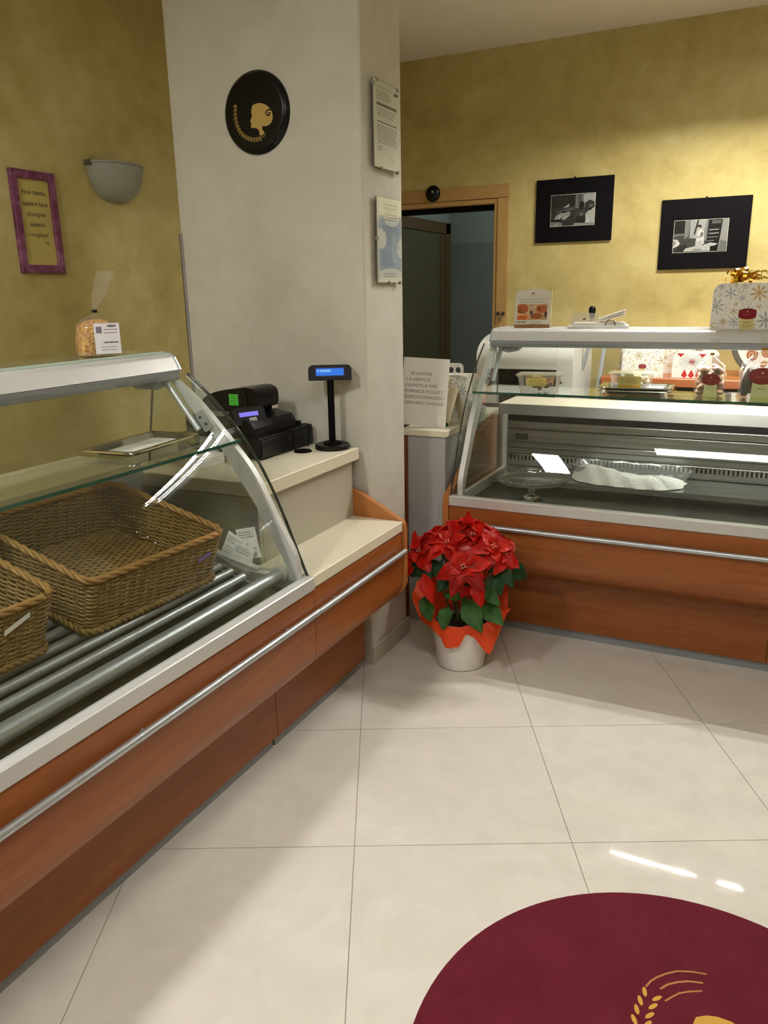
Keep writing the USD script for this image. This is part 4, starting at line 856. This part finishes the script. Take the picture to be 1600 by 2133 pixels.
nb = thing('tasting_board', 'white board on the pastry counter canopy holding napkins behind a clear guard', 'board', (-.716, 3.575, ZT), 9)
part('board', box(-.128, .128, -.05, .09, 0.0003, .011, .002), WHITE, nb); part('board_apron', prism([(-.125, .0105), (.125, .0105), (.125, .001), (0, -.0)], 'y', -.053, -.0505), WHITE, nb)
gp = sbox(-.118, .0115, .0, .058).union(ellipse(-.059, .058, .059, .008))
part('acrylic_guard', prism(gp, 'y', -.040, -.038), pane('frosted_acrylic', (.93, .93, .90), .06, .6, .05, ((.85, .85, .8), .22)), nb, label='clear acrylic guard with a small logo')
pr = Print(); pr.poly(affinity.rotate(ellipse(-.058, .04, .008, .003), 20), S(90, 86, 70), 1); pr.build('logo', nb, (0, -.0403, 0), (1, 0, 0), (0, 0, 1))
npk = thing('napkin_pile', 'pile of folded white napkins on the tasting board', 'napkins', (-.716, 3.575, ZT+.0115), 9)
for k, (a, b, c, dz, rt) in enumerate(((-.11, .0, .0, .006, 0), (-.105, -.01, .0065, .0115, 2), (.0, .115, .0, .006, -2), (.004, .11, .0065, .013, 3))): part('napkin', X(box(a, b, -.03, .075, c, dz, .001), rz=rt*.5), PAPER, npk)
for k in range(3): part('napkin', X(box(.0, .115, -.022, .066, k*.0055, k*.0055+.005, .001), (.001+.002*k, 0, .0135), ry=-15-2*k, rz=1-k), PAPER, npk)
cl = thing('wire_clip', 'small grey wire loop clip at the front of the tasting board', 'clip', (-.66, 3.553, ZT+.0115), 9)
part('loop', tube([(.02*math.cos(a), -.026, .022*math.sin(a)+.0022) for a in np.linspace(0, PI, 14)], .0022, 6), STEELD, cl)

# panettone gift boxes
def snow(pr, cx, cy, R_, col, layer, n=8, rot=0):
    parts = []
    for k in range(n):
        a = rot+k*2*PI/n; d_ = np.array([math.cos(a), math.sin(a)]); o = np.array([cx, cy])
        parts.append(LineString([o, o+d_*R_]).buffer(R_*.06, cap_style=2)); q = o+d_*R_*.62; parts.append(affinity.rotate(ellipse(q[0], q[1], R_*.26, R_*.11, 3), math.degrees(a), origin=tuple(q)))
    parts.append(Point(cx, cy).buffer(R_*.2, quad_segs=3)); return unary_union(parts)
def box_profile(w_, h_, taper=.02, r_=.035):
    p = Polygon([(-w_/2, 0), (w_/2, 0), (w_/2-taper*h_, h_), (-w_/2+taper*h_, h_)])
    top = p.buffer(-r_).buffer(r_, quad_segs=8).union(p.intersection(sbox(-w_, 0, w_, h_*.5))); return top.buffer(0)
def brand_label(pr, u, v, s, layer=3, word='Panettone', cream=True):
    """dark red oval badge over a cream ticket"""
    if cream: pr.rect(u-.30*s, v-.62*s, u+.30*s, v+.1*s, S(214, 200, 138), layer)
    b = ellipse(u, v+.20*s, .46*s, .225*s).intersection(sbox(u-.36*s, v-.1*s, u+.36*s, v+.5*s)).buffer(.02*s); pr.poly(b, S(126, 20, 30), layer+1)
    pr.poly(Point(u, v+.30*s).buffer(.03*s, quad_segs=4), S(214, 170, 80), layer+2); pr.text('PANIFICIO', u, v+.15*s, .045*s, S(190, 110, 90), layer+2, width=.36*s)
    if cream: pr.text(word, u, v-.22*s, .07*s, S(70, 60, 30), layer+2, width=.3*s); pr.lines(u-.16*s, u+.18*s, v-.34*s, 2, .07*s, .025*s, S(150, 138, 84), layer+2, seed=3, ragged=.1)
GOLDS = [S(196, 164, 98), S(176, 150, 96), S(176, 180, 180), S(158, 166, 170), S(200, 178, 126)]
def decorate(poly, seed, dens, big, flower=False):
    r = random.Random(seed); pr = Print(); x0, y0, x1, y1 = poly.bounds; placed = []
    inner = poly.buffer(-.003)
    for R_ in [big]*3+[big*.7]*8+[big*.45]*24+[big*.28]*50+[big*.12]*70:
        for _ in range(14):
            x, y = r.uniform(x0, x1), r.uniform(y0, y1)
            if all(math.hypot(x-a, y-b) > (R_+c)*1.02 for a, b, c in placed):
                placed.append((x, y, R_)); sh_ = snow(pr, x, y, R_, None, 1, r.choice((6, 8, 8)), r.uniform(0, 1)) if R_ > big*.2 else Point(x, y).buffer(R_*.6, quad_segs=2)
                pr.poly(sh_.intersection(inner), r.choice(GOLDS), 1); break
    return pr
def bow(t, x, y, z, s, seed, loops=9, curls=0, cdir=1):
    r = random.Random(seed); P_ = []
    for k in range(loops):
        a = k*2.399+r.uniform(-.3, .3); el = math.radians((12, 38, 64)[k % 3])+r.uniform(-.15, .15); L = s*r.uniform(.8, 1.1); wd = s*.15
        d_ = np.array([math.cos(a)*math.cos(el), math.sin(a)*math.cos(el), math.sin(el)]); sd = np.array([-math.sin(a), math.cos(a), r.uniform(-.3, .3)]); nn = np.cross(sd, d_)
        row = []
        for u in np.linspace(0, 2*PI, 11):
            c = np.array([x, y, z+s*.05])+d_*L*(math.sin(u/2))+nn*L*.26*math.sin(u)*math.sin(u/2); ww = wd*(.35+.65*math.sin(u/2)); row.append([c-sd*ww, c+sd*ww])
        P_.append(grid(row))
    part('ribbon_bow', cat(P_), GOLD, t, smooth=20, label='shiny gold ribbon bow')
    C_ = []
    for k in range(curls):
        a = r.uniform(-.5, .5)+(0 if cdir > 0 else PI); L = s*r.uniform(1.0, 2.6); row = []; ph = r.uniform(0, 6); up = r.uniform(.1, .8)
        for u in np.linspace(0, 1, 40):
            c = np.array([x+cdir*abs(math.cos(a))*L*u+.10*s*math.cos(u*34+ph), y+math.sin(a)*L*.5*u+.10*s*math.sin(u*34+ph), z+.012+s*up*math.sin(u*PI)*.7+.05*s*math.sin(u*34)]); row.append([c-[0, 0, s*.028], c+[0, 0, s*.028]])
        C_.append(grid(row))
    if C_: part('curled_ribbon', cat(C_), GOLD, t, smooth=60, kind='stuff', label='curled gold ribbon ends')
def gift_box(label, loc, rotz, w_, d_, h_, seed, big, lab=None, holes=False, red=False, bowspec=None):
    t = thing('panettone_box', label, 'gift box', loc, rotz, None)
    pf = box_profile(w_, h_)
    # curved lid edge: body is the rounded profile run along the depth
    part('carton', prism(pf, 'y', -d_/2, d_/2), CARD, t, smooth=40, label='white printed carton')
    pr = decorate(pf, seed, 1, big)
    if red:
        pr = Print(); r = random.Random(seed)
        for k in range(22):
            a = PI*2*k/22; pr.poly(LineString([(0, h_*.62), (math.cos(a)*w_*.34, h_*.62+math.sin(a)*w_*.2)]).buffer(.0009), S(150, 148, 146), 1)
        pr.poly(snow(pr, 0, h_*.62, .018, None, 1, 8), S(178, 30, 36), 2)
        for x in (-.035, .0, .035): pr.poly(Polygon([(x-.016, .012), (x, .045), (x+.016, .012), (x, .0)]).intersection(pf), S(190, 34, 30), 1)
        for _ in range(30): pr.poly(Point(r.uniform(-w_*.45, w_*.45), r.uniform(.01, h_*.85)).buffer(.0018, quad_segs=2).intersection(pf), S(120, 60, 56), 1)
        for x in (-.06, .05): pr.poly(Polygon([(x-.02, h_*.92), (x, h_*.78), (x+.02, h_*.92)]).intersection(pf), S(176, 30, 32), 1)
    if lab: brand_label(pr, *lab)
    pr.build('front_print', t, (0, -d_/2, 0), (1, 0, 0), (0, 0, 1))
    pr = decorate(Polygon([(-d_/2+.004, .0), (d_/2-.004, 0), (d_/2-.004, h_*.78), (-d_/2+.004, h_*.78)]), seed+1, 1, big*.8)
    n_ = np.array([h_, 0, .02*h_]); 
    pr.build('side_print', t, (w_/2, 0, 0), (0, 1, 0), (-.02, 0, 1))
    pr2 = decorate(Polygon([(-d_/2+.004, .0), (d_/2-.004, 0), (d_/2-.004, h_*.78), (-d_/2+.004, h_*.78)]), seed+2, 1, big*.8)
    pr2.build('side_print', t, (-w_/2, 0, 0), (0, -1, 0), (.02, 0, 1))
    if holes:
        hp = rrect(-.042, -.02, .042, .058, .02)
        for sx in (-1, 1): hp = hp.difference(affinity.rotate(ellipse(sx*.017, .026, .0125, .014), sx*12))
        part('handle', X(prism(hp, 'y', -.0012, .0012), (0, 0, h_-.005)), CARD, t, label='white carton handle with two finger holes')
        part('lid_flap', prism(smoothc([(-w_*.46, h_*.93), (-w_*.3, h_*1.015), (0, h_*1.03), (w_*.3, h_*1.015), (w_*.46, h_*.93), (w_*.3, h_*.985), (0, h_*1.001), (-w_*.3, h_*.985)], 3), 'y', -d_*.48, -d_*.05), CARD, t, smooth=40)
    if bowspec: bow(t, *bowspec)
    return t
gift_box('large snowflake printed panettone box with a gold bow on the pastry counter canopy', (-.082, 3.60, ZT), 0, .352, .17, .177, 101, .034, (-.040, .042, .085), False, False, (-.085, -.0, .178, .062, 4, 16, 12, 1))

# ================================================================ RIGHT: ON THE GLASS SHELF
ZS = 1.0582
COOK = mk('baked_cookies', {'c': ('texture_coordinate', {}), 'n': ('noise_texture', {'scale': 40, 'detail': 5}), 'r': ('rgb_ramp', {'ramp': [(.3, S(112, 66, 26)), (.55, S(170, 112, 54)), (.75, S(206, 160, 96))]}), 'p': ('principled_bsdf', {'roughness': .7})}, [('c.object', 'n.vector'), ('n.fac', 'r.fac'), ('r.color', 'p.base_color')])
COOKP = mk('pale_cookies', {'c': ('texture_coordinate', {}), 'n': ('noise_texture', {'scale': 50, 'detail': 5}), 'r': ('rgb_ramp', {'ramp': [(.3, S(138, 116, 84)), (.55, S(178, 160, 128)), (.75, S(210, 198, 172))]}), 'p': ('principled_bsdf', {'roughness': .7})}, [('c.object', 'n.vector'), ('n.fac', 'r.fac'), ('r.color', 'p.base_color')])
PLAS = pane('clear_plastic', (.955, .955, .94), .05, .7, .08, ((.85, .84, .78), .07))
def cookies(t, w_, d_, h_, n, m_, seed, size=.016):
    r = random.Random(seed)
    for k in range(n):
        c = trimesh.creation.icosphere(2, 1); v = np.array(c.vertices); v *= 1+.25*(meshkit.fbm(v*2+k*5, 3, seed)-.5)[:, None]
        c.vertices = v*np.array([size*r.uniform(.9, 1.3), size*r.uniform(.8, 1.2), size*r.uniform(.45, .7)])
        part('cookie', X(c, (r.uniform(-w_, w_), r.uniform(-d_, d_), .008+size*.6+h_*k/n), rx=r.uniform(-40, 40), ry=r.uniform(-40, 40), rz=r.uniform(0, 180)), m_, t, smooth=60)
def frustum(w0, d0, w1, d1, h_, r0, r1, n=48, z0=0):
    rings = []
    for w_, d_, z, r_ in ((w0, d0, z0, r0), (w1, d1, z0+h_, r1)):
        e = rrect(-w_/2, -d_/2, w_/2, d_/2, r_).exterior; L = e.length; rr_ = [(*e.interpolate(L*k/n).coords[0], z) for k in range(n)]; rings.append(rr_+[rr_[0]])
    return grid(np.array(rings))
def tub(name, label, loc, rotz, w_, d_, h_, m_, n, seed, draw):
    t = thing(name, label, 'plastic tub', loc, rotz)
    part('tub_wall', cat([frustum(w_*.84, d_*.84, w_, d_, h_, .015, .022), prism(rrect(-w_*.42, -d_*.42, w_*.42, d_*.42, .015), 'z', 0.0003, .0012)]), PLAS, t, smooth=40, label='clear plastic tub')
    lid = rrect(-w_*.54, -d_*.54, w_*.54, d_*.54, .026); part('lid', cat([prism(lid, 'z', h_+.0002, h_+.0025), prism(lid.difference(lid.buffer(-.005)), 'z', h_-.005, h_)]), PLAS, t, smooth=40, label='clear plastic lid')
    cookies(t, w_*.30, d_*.28, h_*.62, n, m_, seed)
    pr = Print(); draw(pr); pr.build('label', t, (0, -d_*.46, 0), (1, 0, 0), (0, -.08*d_/h_, 1))
    return t
def dt(pr):
    pr.poly(rrect(-.046, .028, .040, .063, .006).difference(sbox(0, 0, 0, 0)), S(198, 186, 112), 1); pr.lines(-.036, .03, .052, 4, .006, .002, S(150, 140, 84), 2, seed=80); pr.rect(-.022, .0, .004, .02, S(232, 230, 226), 2); pr.rect(-.02, .066, .02, .075, S(206, 196, 140), 1)
tub('cookie_tub', 'clear plastic tub of brown cookies at the left of the glass shelf', (-.903, 3.335, ZS), 6, .175, .14, .072, COOK, 20, 21, dt)
trb = []
for k in range(2):
    t_, _b = steel_tray('serving_tray', ('lower' if k == 0 else 'upper')+' steel tray of the two stacked under the pale cookie box', (-.510, 3.395, ZS+.0003+k*.0125), 4-k*3, .29, .19, .018)
def dt2(pr):
    pr.rect(-.048, .012, .042, .058, S(196, 178, 108), 1); pr.rect(-.048, .012, .042, .022, S(200, 160, 48), 2); pr.lines(-.04, .034, .046, 3, .008, .0025, S(140, 126, 72), 2, seed=84); pr.rect(-.024, .060, .012, .068, S(206, 196, 140), 1)
tub('cookie_box', 'clear plastic box of pale cookies standing on the stacked steel trays', (-.530, 3.40, ZS+.0003+.0125+.0030), 3, .17, .13, .066, COOKP, 20, 31, dt2)
def bag_label(t, s, off, z, word, seed):
    pr = Print(); pr.poly(Polygon([(-.30*s, -.62*s), (.30*s, -.62*s), (.26*s, .1*s), (-.26*s, .1*s)]), S(206, 204, 150), 1)
    pr.poly(ellipse(0, .16*s, .40*s, .26*s), S(134, 20, 32), 2); pr.poly(Point(0, .26*s).buffer(.035*s, quad_segs=4), S(214, 170, 80), 3); pr.text('PANIFICIO', 0, .11*s, .05*s, S(196, 120, 100), 3, width=.44*s)
    pr.text(word, 0, -.26*s, .055*s, S(120, 112, 80), 3, width=.24*s); pr.rect(-.26*s, -.60*s, .26*s, -.50*s, S(190, 196, 110), 2)
    pr.build('label', t, (.002, off, z), (1, 0, 0), (0, .05, 1), label='cream label with a dark red oval badge')
BIS = mk('brown_biscuits', {'c': ('texture_coordinate', {}), 'v': ('voronoi_texture', {'scale': 26}), 'n': ('noise_texture', {'scale': 40, 'detail': 5}), 'x': ('mix', {'fac': .5}), 'r': ('rgb_ramp', {'ramp': [(.25, S(96, 62, 42)), (.5, S(146, 106, 74)), (.75, S(182, 146, 108))]}), 'b': ('bump', {'strength': 1, 'distance': .006}), 'p': ('principled_bsdf', {'roughness': .7})},
     [('c.object', 'v.vector'), ('c.object', 'n.vector'), ('v.color', 'x.color1'), ('n.fac', 'x.color2'), ('x.color', 'r.fac'), ('r.color', 'p.base_color'), ('v.distance', 'b.height'), ('b.normal', 'p.normal')])
def lumpy(rx_, ry_, rz_, sd):
    c = trimesh.creation.icosphere(2, 1); v = np.array(c.vertices); v *= 1+.35*(meshkit.fbm(v*2.2+sd, 3, int(sd))-.5)[:, None]; c.vertices = v*np.array([rx_, ry_, rz_]); return c
def round_pieces(r):
    o = []
    for lv in range(5):
        for k in range(4): o.append(X(lumpy(.027, .023, .0125, r.uniform(0, 50)), ((-.026, .026)[k % 2]+r.uniform(-.004, .004), (-.017, .017)[k//2]+r.uniform(-.003, .003), .016+lv*.0215+r.uniform(-.002, .002)), rx=r.uniform(-35, 35), ry=r.uniform(-35, 35), rz=r.uniform(0, 180)))
    return o
def long_pieces(r):
    o = []
    for k in range(4):
        for j in range(2): o.append(X(lumpy(.0185, .018, .056, r.uniform(0, 50)), (-.054+k*.036+r.uniform(-.003, .003), (-.02, .02)[j], .059+r.uniform(-.003, .006)), ry=r.uniform(-5, 5)))
    return o
b1 = bag_of('biscuit_bag', 'cellophane bag of light brown biscuits with a red oval label on the glass shelf', (-.230, 3.405, ZS), 6, .108, .075, .125, BIS, .75, seed=3, neckdir=(.1, 0), pieces=round_pieces); bag_label(b1, .085, -.050, .053, 'Biscotti', 1)
DKB = mk('dark_biscuits', {'c': ('texture_coordinate', {}), 'n': ('noise_texture', {'scale': 26, 'detail': 5}), 'r': ('rgb_ramp', {'ramp': [(.3, S(56, 44, 42)), (.7, S(98, 82, 78))]}), 'p': ('principled_bsdf', {'roughness': .6})}, [('c.object', 'n.vector'), ('n.fac', 'r.fac'), ('r.color', 'p.base_color')])
b2 = bag_of('biscuit_bag', 'cellophane bag of dark chocolate biscuits at the right edge of the glass shelf', (-.045, 3.405, ZS), 2, .150, .08, .142, DKB, .75, seed=5, neckdir=(.12, 0), pieces=long_pieces); bag_label(b2, .122, -.053, .066, 'Nutellini', 2)

# ================================================================ RIGHT: INSIDE THE CASE
ZW = .6002
cs = thing('cake_stand', 'clear scalloped glass cake stand in the pastry counter', 'cake stand', (-.895, 3.235, ZW))
CGR = mk('solid_glass', {'p': ('principled_bsdf', {'base_color': (1, 1, 1), 'roughness': .02, 'transmission_weight': 1.0, 'ior': 1.46})}, [])
CG = pane('pressed_glass', (.86, .88, .87), .11, 1.0, .03, ((.7, .7, .68), .05))
CGB = pane('pressed_glass_beads', (.78, .80, .79), .22, 1.0, .06)
part('foot', lathe([(0, 0.0005), (.052, 0.0005), (.054, .005), (.03, .014), (.014, .024), (.011, .034), (.016, .04), (.012, .046), (.013, .058), (.02, .066), (0, .067)], 40), CGR, cs, smooth=50)
part('plate', lathe([(0, .0675), (.03, .0675), (.11, .074), (.145, .084), (.150, .094), (.152, .101), (.149, .101), (.146, .094), (.138, .087), (.105, .079), (0, .0755)], 56), CG, cs, smooth=40)
n = 46
part('bead_rim', cat([X(trimesh.creation.icosphere(1, .0068), (.151*math.cos(2*PI*k/n), .151*math.sin(2*PI*k/n), .099)) for k in range(n)]), CGB, cs, smooth=60, label='scalloped beaded rim')
pl = thing('glass_platter', 'large lacy glass platter with a white paper doily on the steel tray', 'platter', (-.53, 3.525, .6515), -4)
def plat_ring(w_, d_, z, n=96, wave=0):
    e = rrect(-w_/2, -d_/2, w_/2, d_/2, min(w_, d_)*.32).exterior; L = e.length; o = []
    for k in range(n):
        x, y = e.interpolate(L*k/n).coords[0]; f = 1+wave*math.sin(k*2*PI*12/n); bend = .018*math.cos(x/w_*PI*2)*(y/d_)*2; o.append((x*f, y*f+bend*.0, z+wave*.12*math.sin(k*2*PI*12/n)))
    return o+[o[0]]
LACE = pane('lace_glass', (.80, .81, .80), .12, .7, .12, ((.55, .56, .55), .12))
part('dish', grid(np.array([plat_ring(.01, .01, .003), plat_ring(.40, .12, .003), plat_ring(.455, .165, .016), plat_ring(.505, .203, .052, wave=.008), plat_ring(.512, .209, .062, wave=.009), plat_ring(.515, .212, .061, wave=.009)])), LACE, pl, smooth=60, label='pressed glass dish with lacy wall')
part('dish_rim', tube(np.array(plat_ring(.513, .210, .062, wave=.009))[:-1], .003, 6, closed=True), CGB, pl, smooth=60)
DOILY = mk('doily_paper', {'c': ('texture_coordinate', {}), 'v': ('voronoi_texture', {'scale': 120}), 'r': ('rgb_ramp', {'ramp': [(0, S(150, 148, 144)), (.14, S(246, 245, 242)), (1, S(250, 249, 247))]}), 'b': ('bump', {'strength': .6, 'distance': .003}), 'p': ('principled_bsdf', {'roughness': .8})},
     [('c.object', 'v.vector'), ('v.distance', 'r.fac'), ('r.color', 'p.base_color'), ('v.distance', 'b.height'), ('b.normal', 'p.normal')])
P = []
for i, x in enumerate(np.linspace(-.25, .235, 44)):
    row = []; u = (x+.25)/.485; ed = .060-.010*u+.007*math.sin(u*8)+.006*math.sin(u*3+1); bk_ = .0+.05*abs(2*u-1)**3
    for k, (y, z) in enumerate([(-.152, .001), (-.149, .010), (-.142, .024), (-.132, .042), (-.122, ed*.95), (-.113, ed*1.12), (-.104, ed*1.14), (-.096, ed*.9), (-.082, .026), (-.062, .012), (-.03, .008)]):
        tp = min(1, 1.25*(1-abs(2*u-1)**3.2))**.6; row.append((x, y+bk_*(1 if k < 7 else .6)+.05*(1-tp)+.004*math.sin(x*70+k), max(z*(.25+.75*tp), .0035)+.0018*math.sin(x*90+k*2)*(k > 1)))
    P.append(row)
P = np.array(P); part('paper_doily', cat([grid(P), X(grid(P[::-1]), (0, 0, -.0008))]), DOILY, pl, smooth=70, label='white perforated paper doily draped over the front wall')

# ================================================================ CORNER COUNTER ITEMS
ZK = .9002
nt = thing('closing_notice', 'white A4 notice leaning upright on the corner counter beside the pillar', 'notice', (-1.383, 3.175, ZK), 6)
Mn = trimesh.transformations.euler_matrix(math.radians(-5), math.radians(2.5), 0); tn = lambda m_: X(m_, rx=-5, ry=2.5)
part('sheet', tn(box(-.105, .105, 0, .0005, .003, .3)), PAPER, nt)
pr = Print(); tcol = S(96, 92, 98)
for k, (s_, w_, u) in enumerate((('SI AVVISA', .096, -.02), ('LA GENTILE', .108, -.032), ('CLIENTELA CHE', .148, -.02), ('DOMENICA 31/12/17', .176, -.006), ('QUESTO ESERCIZIO', .178, -.004), ("RIMARRA' CHIUSO", .178, -.002))): pr.text(s_, u, .225-.0255*k, .0125, tcol, 1, width=w_)
pr.build('lettering', nt, (Mn@[0, -.0002, 0, 1])[:3], Mn[:3, 0], Mn[:3, 2])
tc = thing('tent_card', 'cream folded tent card with a green foot strip between notice and gift box', 'tent card', (-1.272, 3.275, ZK), -48)
CREAMC = plain('cream_card', S(222, 212, 188), .6)
a_ = math.atan(.05/.165)
for s_ in (-1, 1): part('card_face', X(box(-.055, .055, 0, .0008, 0.0005, .172), (0, s_*.05-(.0008 if s_ > 0 else 0), 0), rx=s_*math.degrees(a_)), CREAMC, tc)
pr = Print(); pr.rect(-.055, .001, .055, .016, S(34, 92, 52), 1); pr.text('Specialita', .01, .005, .006, S(210, 214, 190), 2)
Mt = trimesh.transformations.euler_matrix(-a_, 0, 0); pr.build('green_strip', tc, (0, -.0503, 0), Mt[:3, 0], Mt[:3, 2])
gift_box('printed gift box with finger holes in its handle standing on the corner counter', (-1.335, 3.44, ZK), 4, .225, .16, .205, 201, .03, None, True)
rc = thing('red_package', 'small red and white package behind the left end of the pastry counter', 'package', (-1.296, 3.60, ZK), 0)
part('pouch', box(-.055, .055, -.03, .03, 0.0455, .115, .01), plain('red_package', S(186, 30, 30), .4), rc); part('pouch_base', box(-.056, .056, -.031, .031, 0.0005, .045, .01), CARD, rc)

# ================================================================ BEHIND THE COUNTER
sl = thing('bread_slicer', 'white bread slicing machine with a curved hood and dark opening behind the counter', 'bread slicer', (-1.215, 4.40, 0))
WM = plain('white_enamel', S(214, 212, 206), .3)
part('base_cabinet', box(-.25, .25, -.18, .22, .06, .80, .006), WM, sl)
hood = smoothc([(-.235, 1.085), (-.246, 1.12), (-.232, 1.16), (-.17, 1.205), (-.06, 1.235), (.08, 1.235), (.17, 1.20), (.22, 1.12), (.225, 1.085)], 4)
sp = Polygon([(-.235, .80)]+[tuple(q) for q in hood]+[(.225, .80)])
part('side_panel', prism(sp, 'x', -.27, -.235), WM, sl, smooth=40); part('side_panel', prism(sp, 'x', .175, .262), WM, sl, smooth=40)
part('hood', prism(Polygon([tuple(q) for q in hood]+[tuple(q*[.93, 1]-[0, .012]) for q in hood[::-1]]).buffer(0), 'x', -.234, .174), WM, sl, smooth=40, label='curved white hood')
part('opening_frame', cat([box(-.234, .174, -.238, -.20, 1.065, 1.088, .004), box(-.234, .174, -.24, -.20, .80, .86, .004)]), WM, sl)
part('blade_box', box(-.23, .17, -.15, .16, .81, 1.08), BLACKM, sl, label='dark blade chamber')
part('blades', cat([box(x, x+.0015, -.16, -.1505, .86, 1.05) for x in np.arange(-.22, .165, .013)]), STEELD, sl, smooth=False, kind='stuff')
part('crumb_slide', X(box(-.22, .165, -.004, 0, -.10, .0), (0, -.215, .955), rx=-25), STEELD, sl)
part('lever', tube([(.265, -.02, 1.05), (.30, -.03, 1.20), (.306, -.04, 1.335)], .0095, 10), ALU, sl, label='metal lever')
part('lever_knob', X(lathe([(0, -.01), (.011, -.008), (.014, .006), (.0185, .028), (.018, .042), (.011, .053), (0, .055)], 20), (.306, -.04, 1.335)), BLACKG, sl, smooth=50, label='black pear-shaped lever knob')
k = part('switch_plate', box(.20, .245, -.243, -.236, .83, .875, .002), YELP, sl, label='yellow switch plate'); part('stop_button', X(lathe([(0, 0), (.010, 0), (.010, .008), (.016, .010), (.016, .018), (.009, .022), (0, .0225)], 20), (.2225, -.2435, .852), rx=90), REDP, sl, label='red stop button')
for q in ((.20, -.232, 1.0), (.245, -.236, .93)): part('screw', X(trimesh.creation.cylinder(.006, .006, sections=10), q, rx=90), STEELD, sl)
part('tilted_post', tube([(.33, .03, .80), (.345, .06, 1.0), (.36, .09, 1.22)], .012, 10), ALU, sl); part('post_foot', box(.262, .36, .0, .08, .77, .81, .003), ALU, sl)
for x in (-.21, .21):
    for y in (-.14, .18): part('foot', box(x-.025, x+.025, y-.025, y+.025, 0, .06), BLACKM, sl)

bt = thing('back_table', 'cherry wood side table with an open dark front against the back wall', 'table', (.30, 4.70, 0))
part('table_top', box(-1.155, 1.10, -.285, .285, .968, 1.012, .004), TABLEW, bt, label='thick cherry wood top')
part('side_panel', box(-1.145, -1.105, -.255, .27, 0, .967, .003), WOODX, bt); part('side_panel', box(1.05, 1.09, -.255, .27, 0, .967, .003), WOODX, bt)
part('back_board', box(-1.104, 1.049, .255, .27, .05, .967), wood('dark_board', S(60, 34, 22), S(80, 48, 30)), bt); part('lower_shelf', box(-1.104, 1.049, -.24, .254, .45, .475), MATS['dark_board'], bt)
part('upper_shelf', box(-1.104, 1.049, -.24, .254, .80, .82), MATS['dark_board'], bt)
pb = [gift_box('snowflake printed panettone box with a gold bow, nearest on the back table', (-.665, 4.52, 1.0122), 14, .215, .20, .146, 301, .026, (.0, .05, .05), False, False, (-.0, -.02, .147, .045, 8, 9, 6, -1)),
      gift_box('white panettone box with red flowers on the back table', (-.385, 4.56, 1.0122), -8, .20, .18, .138, 311, .026, None, False, True, (.0, -.02, .139, .045, 9, 9, 4, 1))]
gift_box('snowflake printed panettone box half hidden behind another on the back table', (-.575, 4.80, 1.0122), 22, .20, .19, .158, 321, .022, None, False, False, None)
tn_ = thing('round_tin', 'large round beige tin with spiral patterned face standing on its edge on the back table', 'tin', (-.035, 4.62, 1.0122), 0)
R_ = .19
q = lambda m_: X(X(m_, rx=90), (0, 0, R_+.002), rz=-24)
BEI = plain('beige_tin', S(206, 192, 156), .45)
part('tin_body', q(lathe([(0, -.14), (R_-.02, -.14), (R_-.008, -.13), (R_-.006, .03), (0, .03)], 56)), BEI, tn_, smooth=35)
part('tin_rim', q(lathe([(R_-.03, .031), (R_, .031), (R_, .05), (R_-.006, .056), (R_-.03, .052), (R_-.03, .031)], 56)), plain('dark_rim', S(74, 68, 62), .4), tn_, smooth=35, label='dark grey rim')
part('tin_face', q(lathe([(0, .046), (R_-.0301, .046), (R_-.0301, .031), (0, .031)], 56)), CARD, tn_, smooth=35)
pr = Print(); BR, BR2 = S(150, 74, 50), S(196, 168, 120)
for (x, y, s_) in ((-.07, .085, .03), (0, .10, .034), (.07, .085, .03), (-.105, .0, .03), (-.035, .03, .024), (.04, .02, .032), (.11, .01, .03), (-.07, -.075, .03), (.005, -.06, .026), (.075, -.075, .03), (.0, -.125, .022), (-.12, .06, .014), (-.035, .125, .014)):
    sp_ = [(x+s_*u*math.cos(u*13), y+s_*u*math.sin(u*13)) for u in np.linspace(.12, 1, 40)]; pr.poly(Point(x, y).buffer(s_*1.05, quad_segs=8), BR2, 1); pr.poly(LineString(sp_).buffer(s_*.13), BR, 2)
Mq = trimesh.transformations.euler_matrix(0, 0, math.radians(-24))[:3, :3]; pr.build('spiral_print', tn_, np.array([0, 0, R_+.002])+Mq@[0, -.0462, 0], Mq[:, 0], Mq[:, 2])
bl_ = thing('beige_canister', 'low beige canister on the dark shelf of the back table', 'canister', (-.18, 4.56, .8205)); part('body', lathe([(0, 0.0005), (.045, 0.0005), (.047, .004), (.047, .10), (.044, .104), (0, .104)], 28), BEI, bl_); part('lid', lathe([(0, .1045), (.049, .1045), (.049, .118), (.046, .121), (0, .121)], 28), CARD, bl_)
dj = thing('dark_jar', 'dark brown jar on the shelf of the back table', 'jar', (-.50, 4.58, .8205)); part('body', lathe([(0, 0.0005), (.05, 0.0005), (.053, .006), (.053, .085), (.04, .10), (.03, .106), (0, .106)], 28), plain('brown_jar', S(70, 40, 26), .3), dj); part('lid', lathe([(0, .1065), (.034, .1065), (.034, .124), (0, .125)], 24), GOLD, dj)
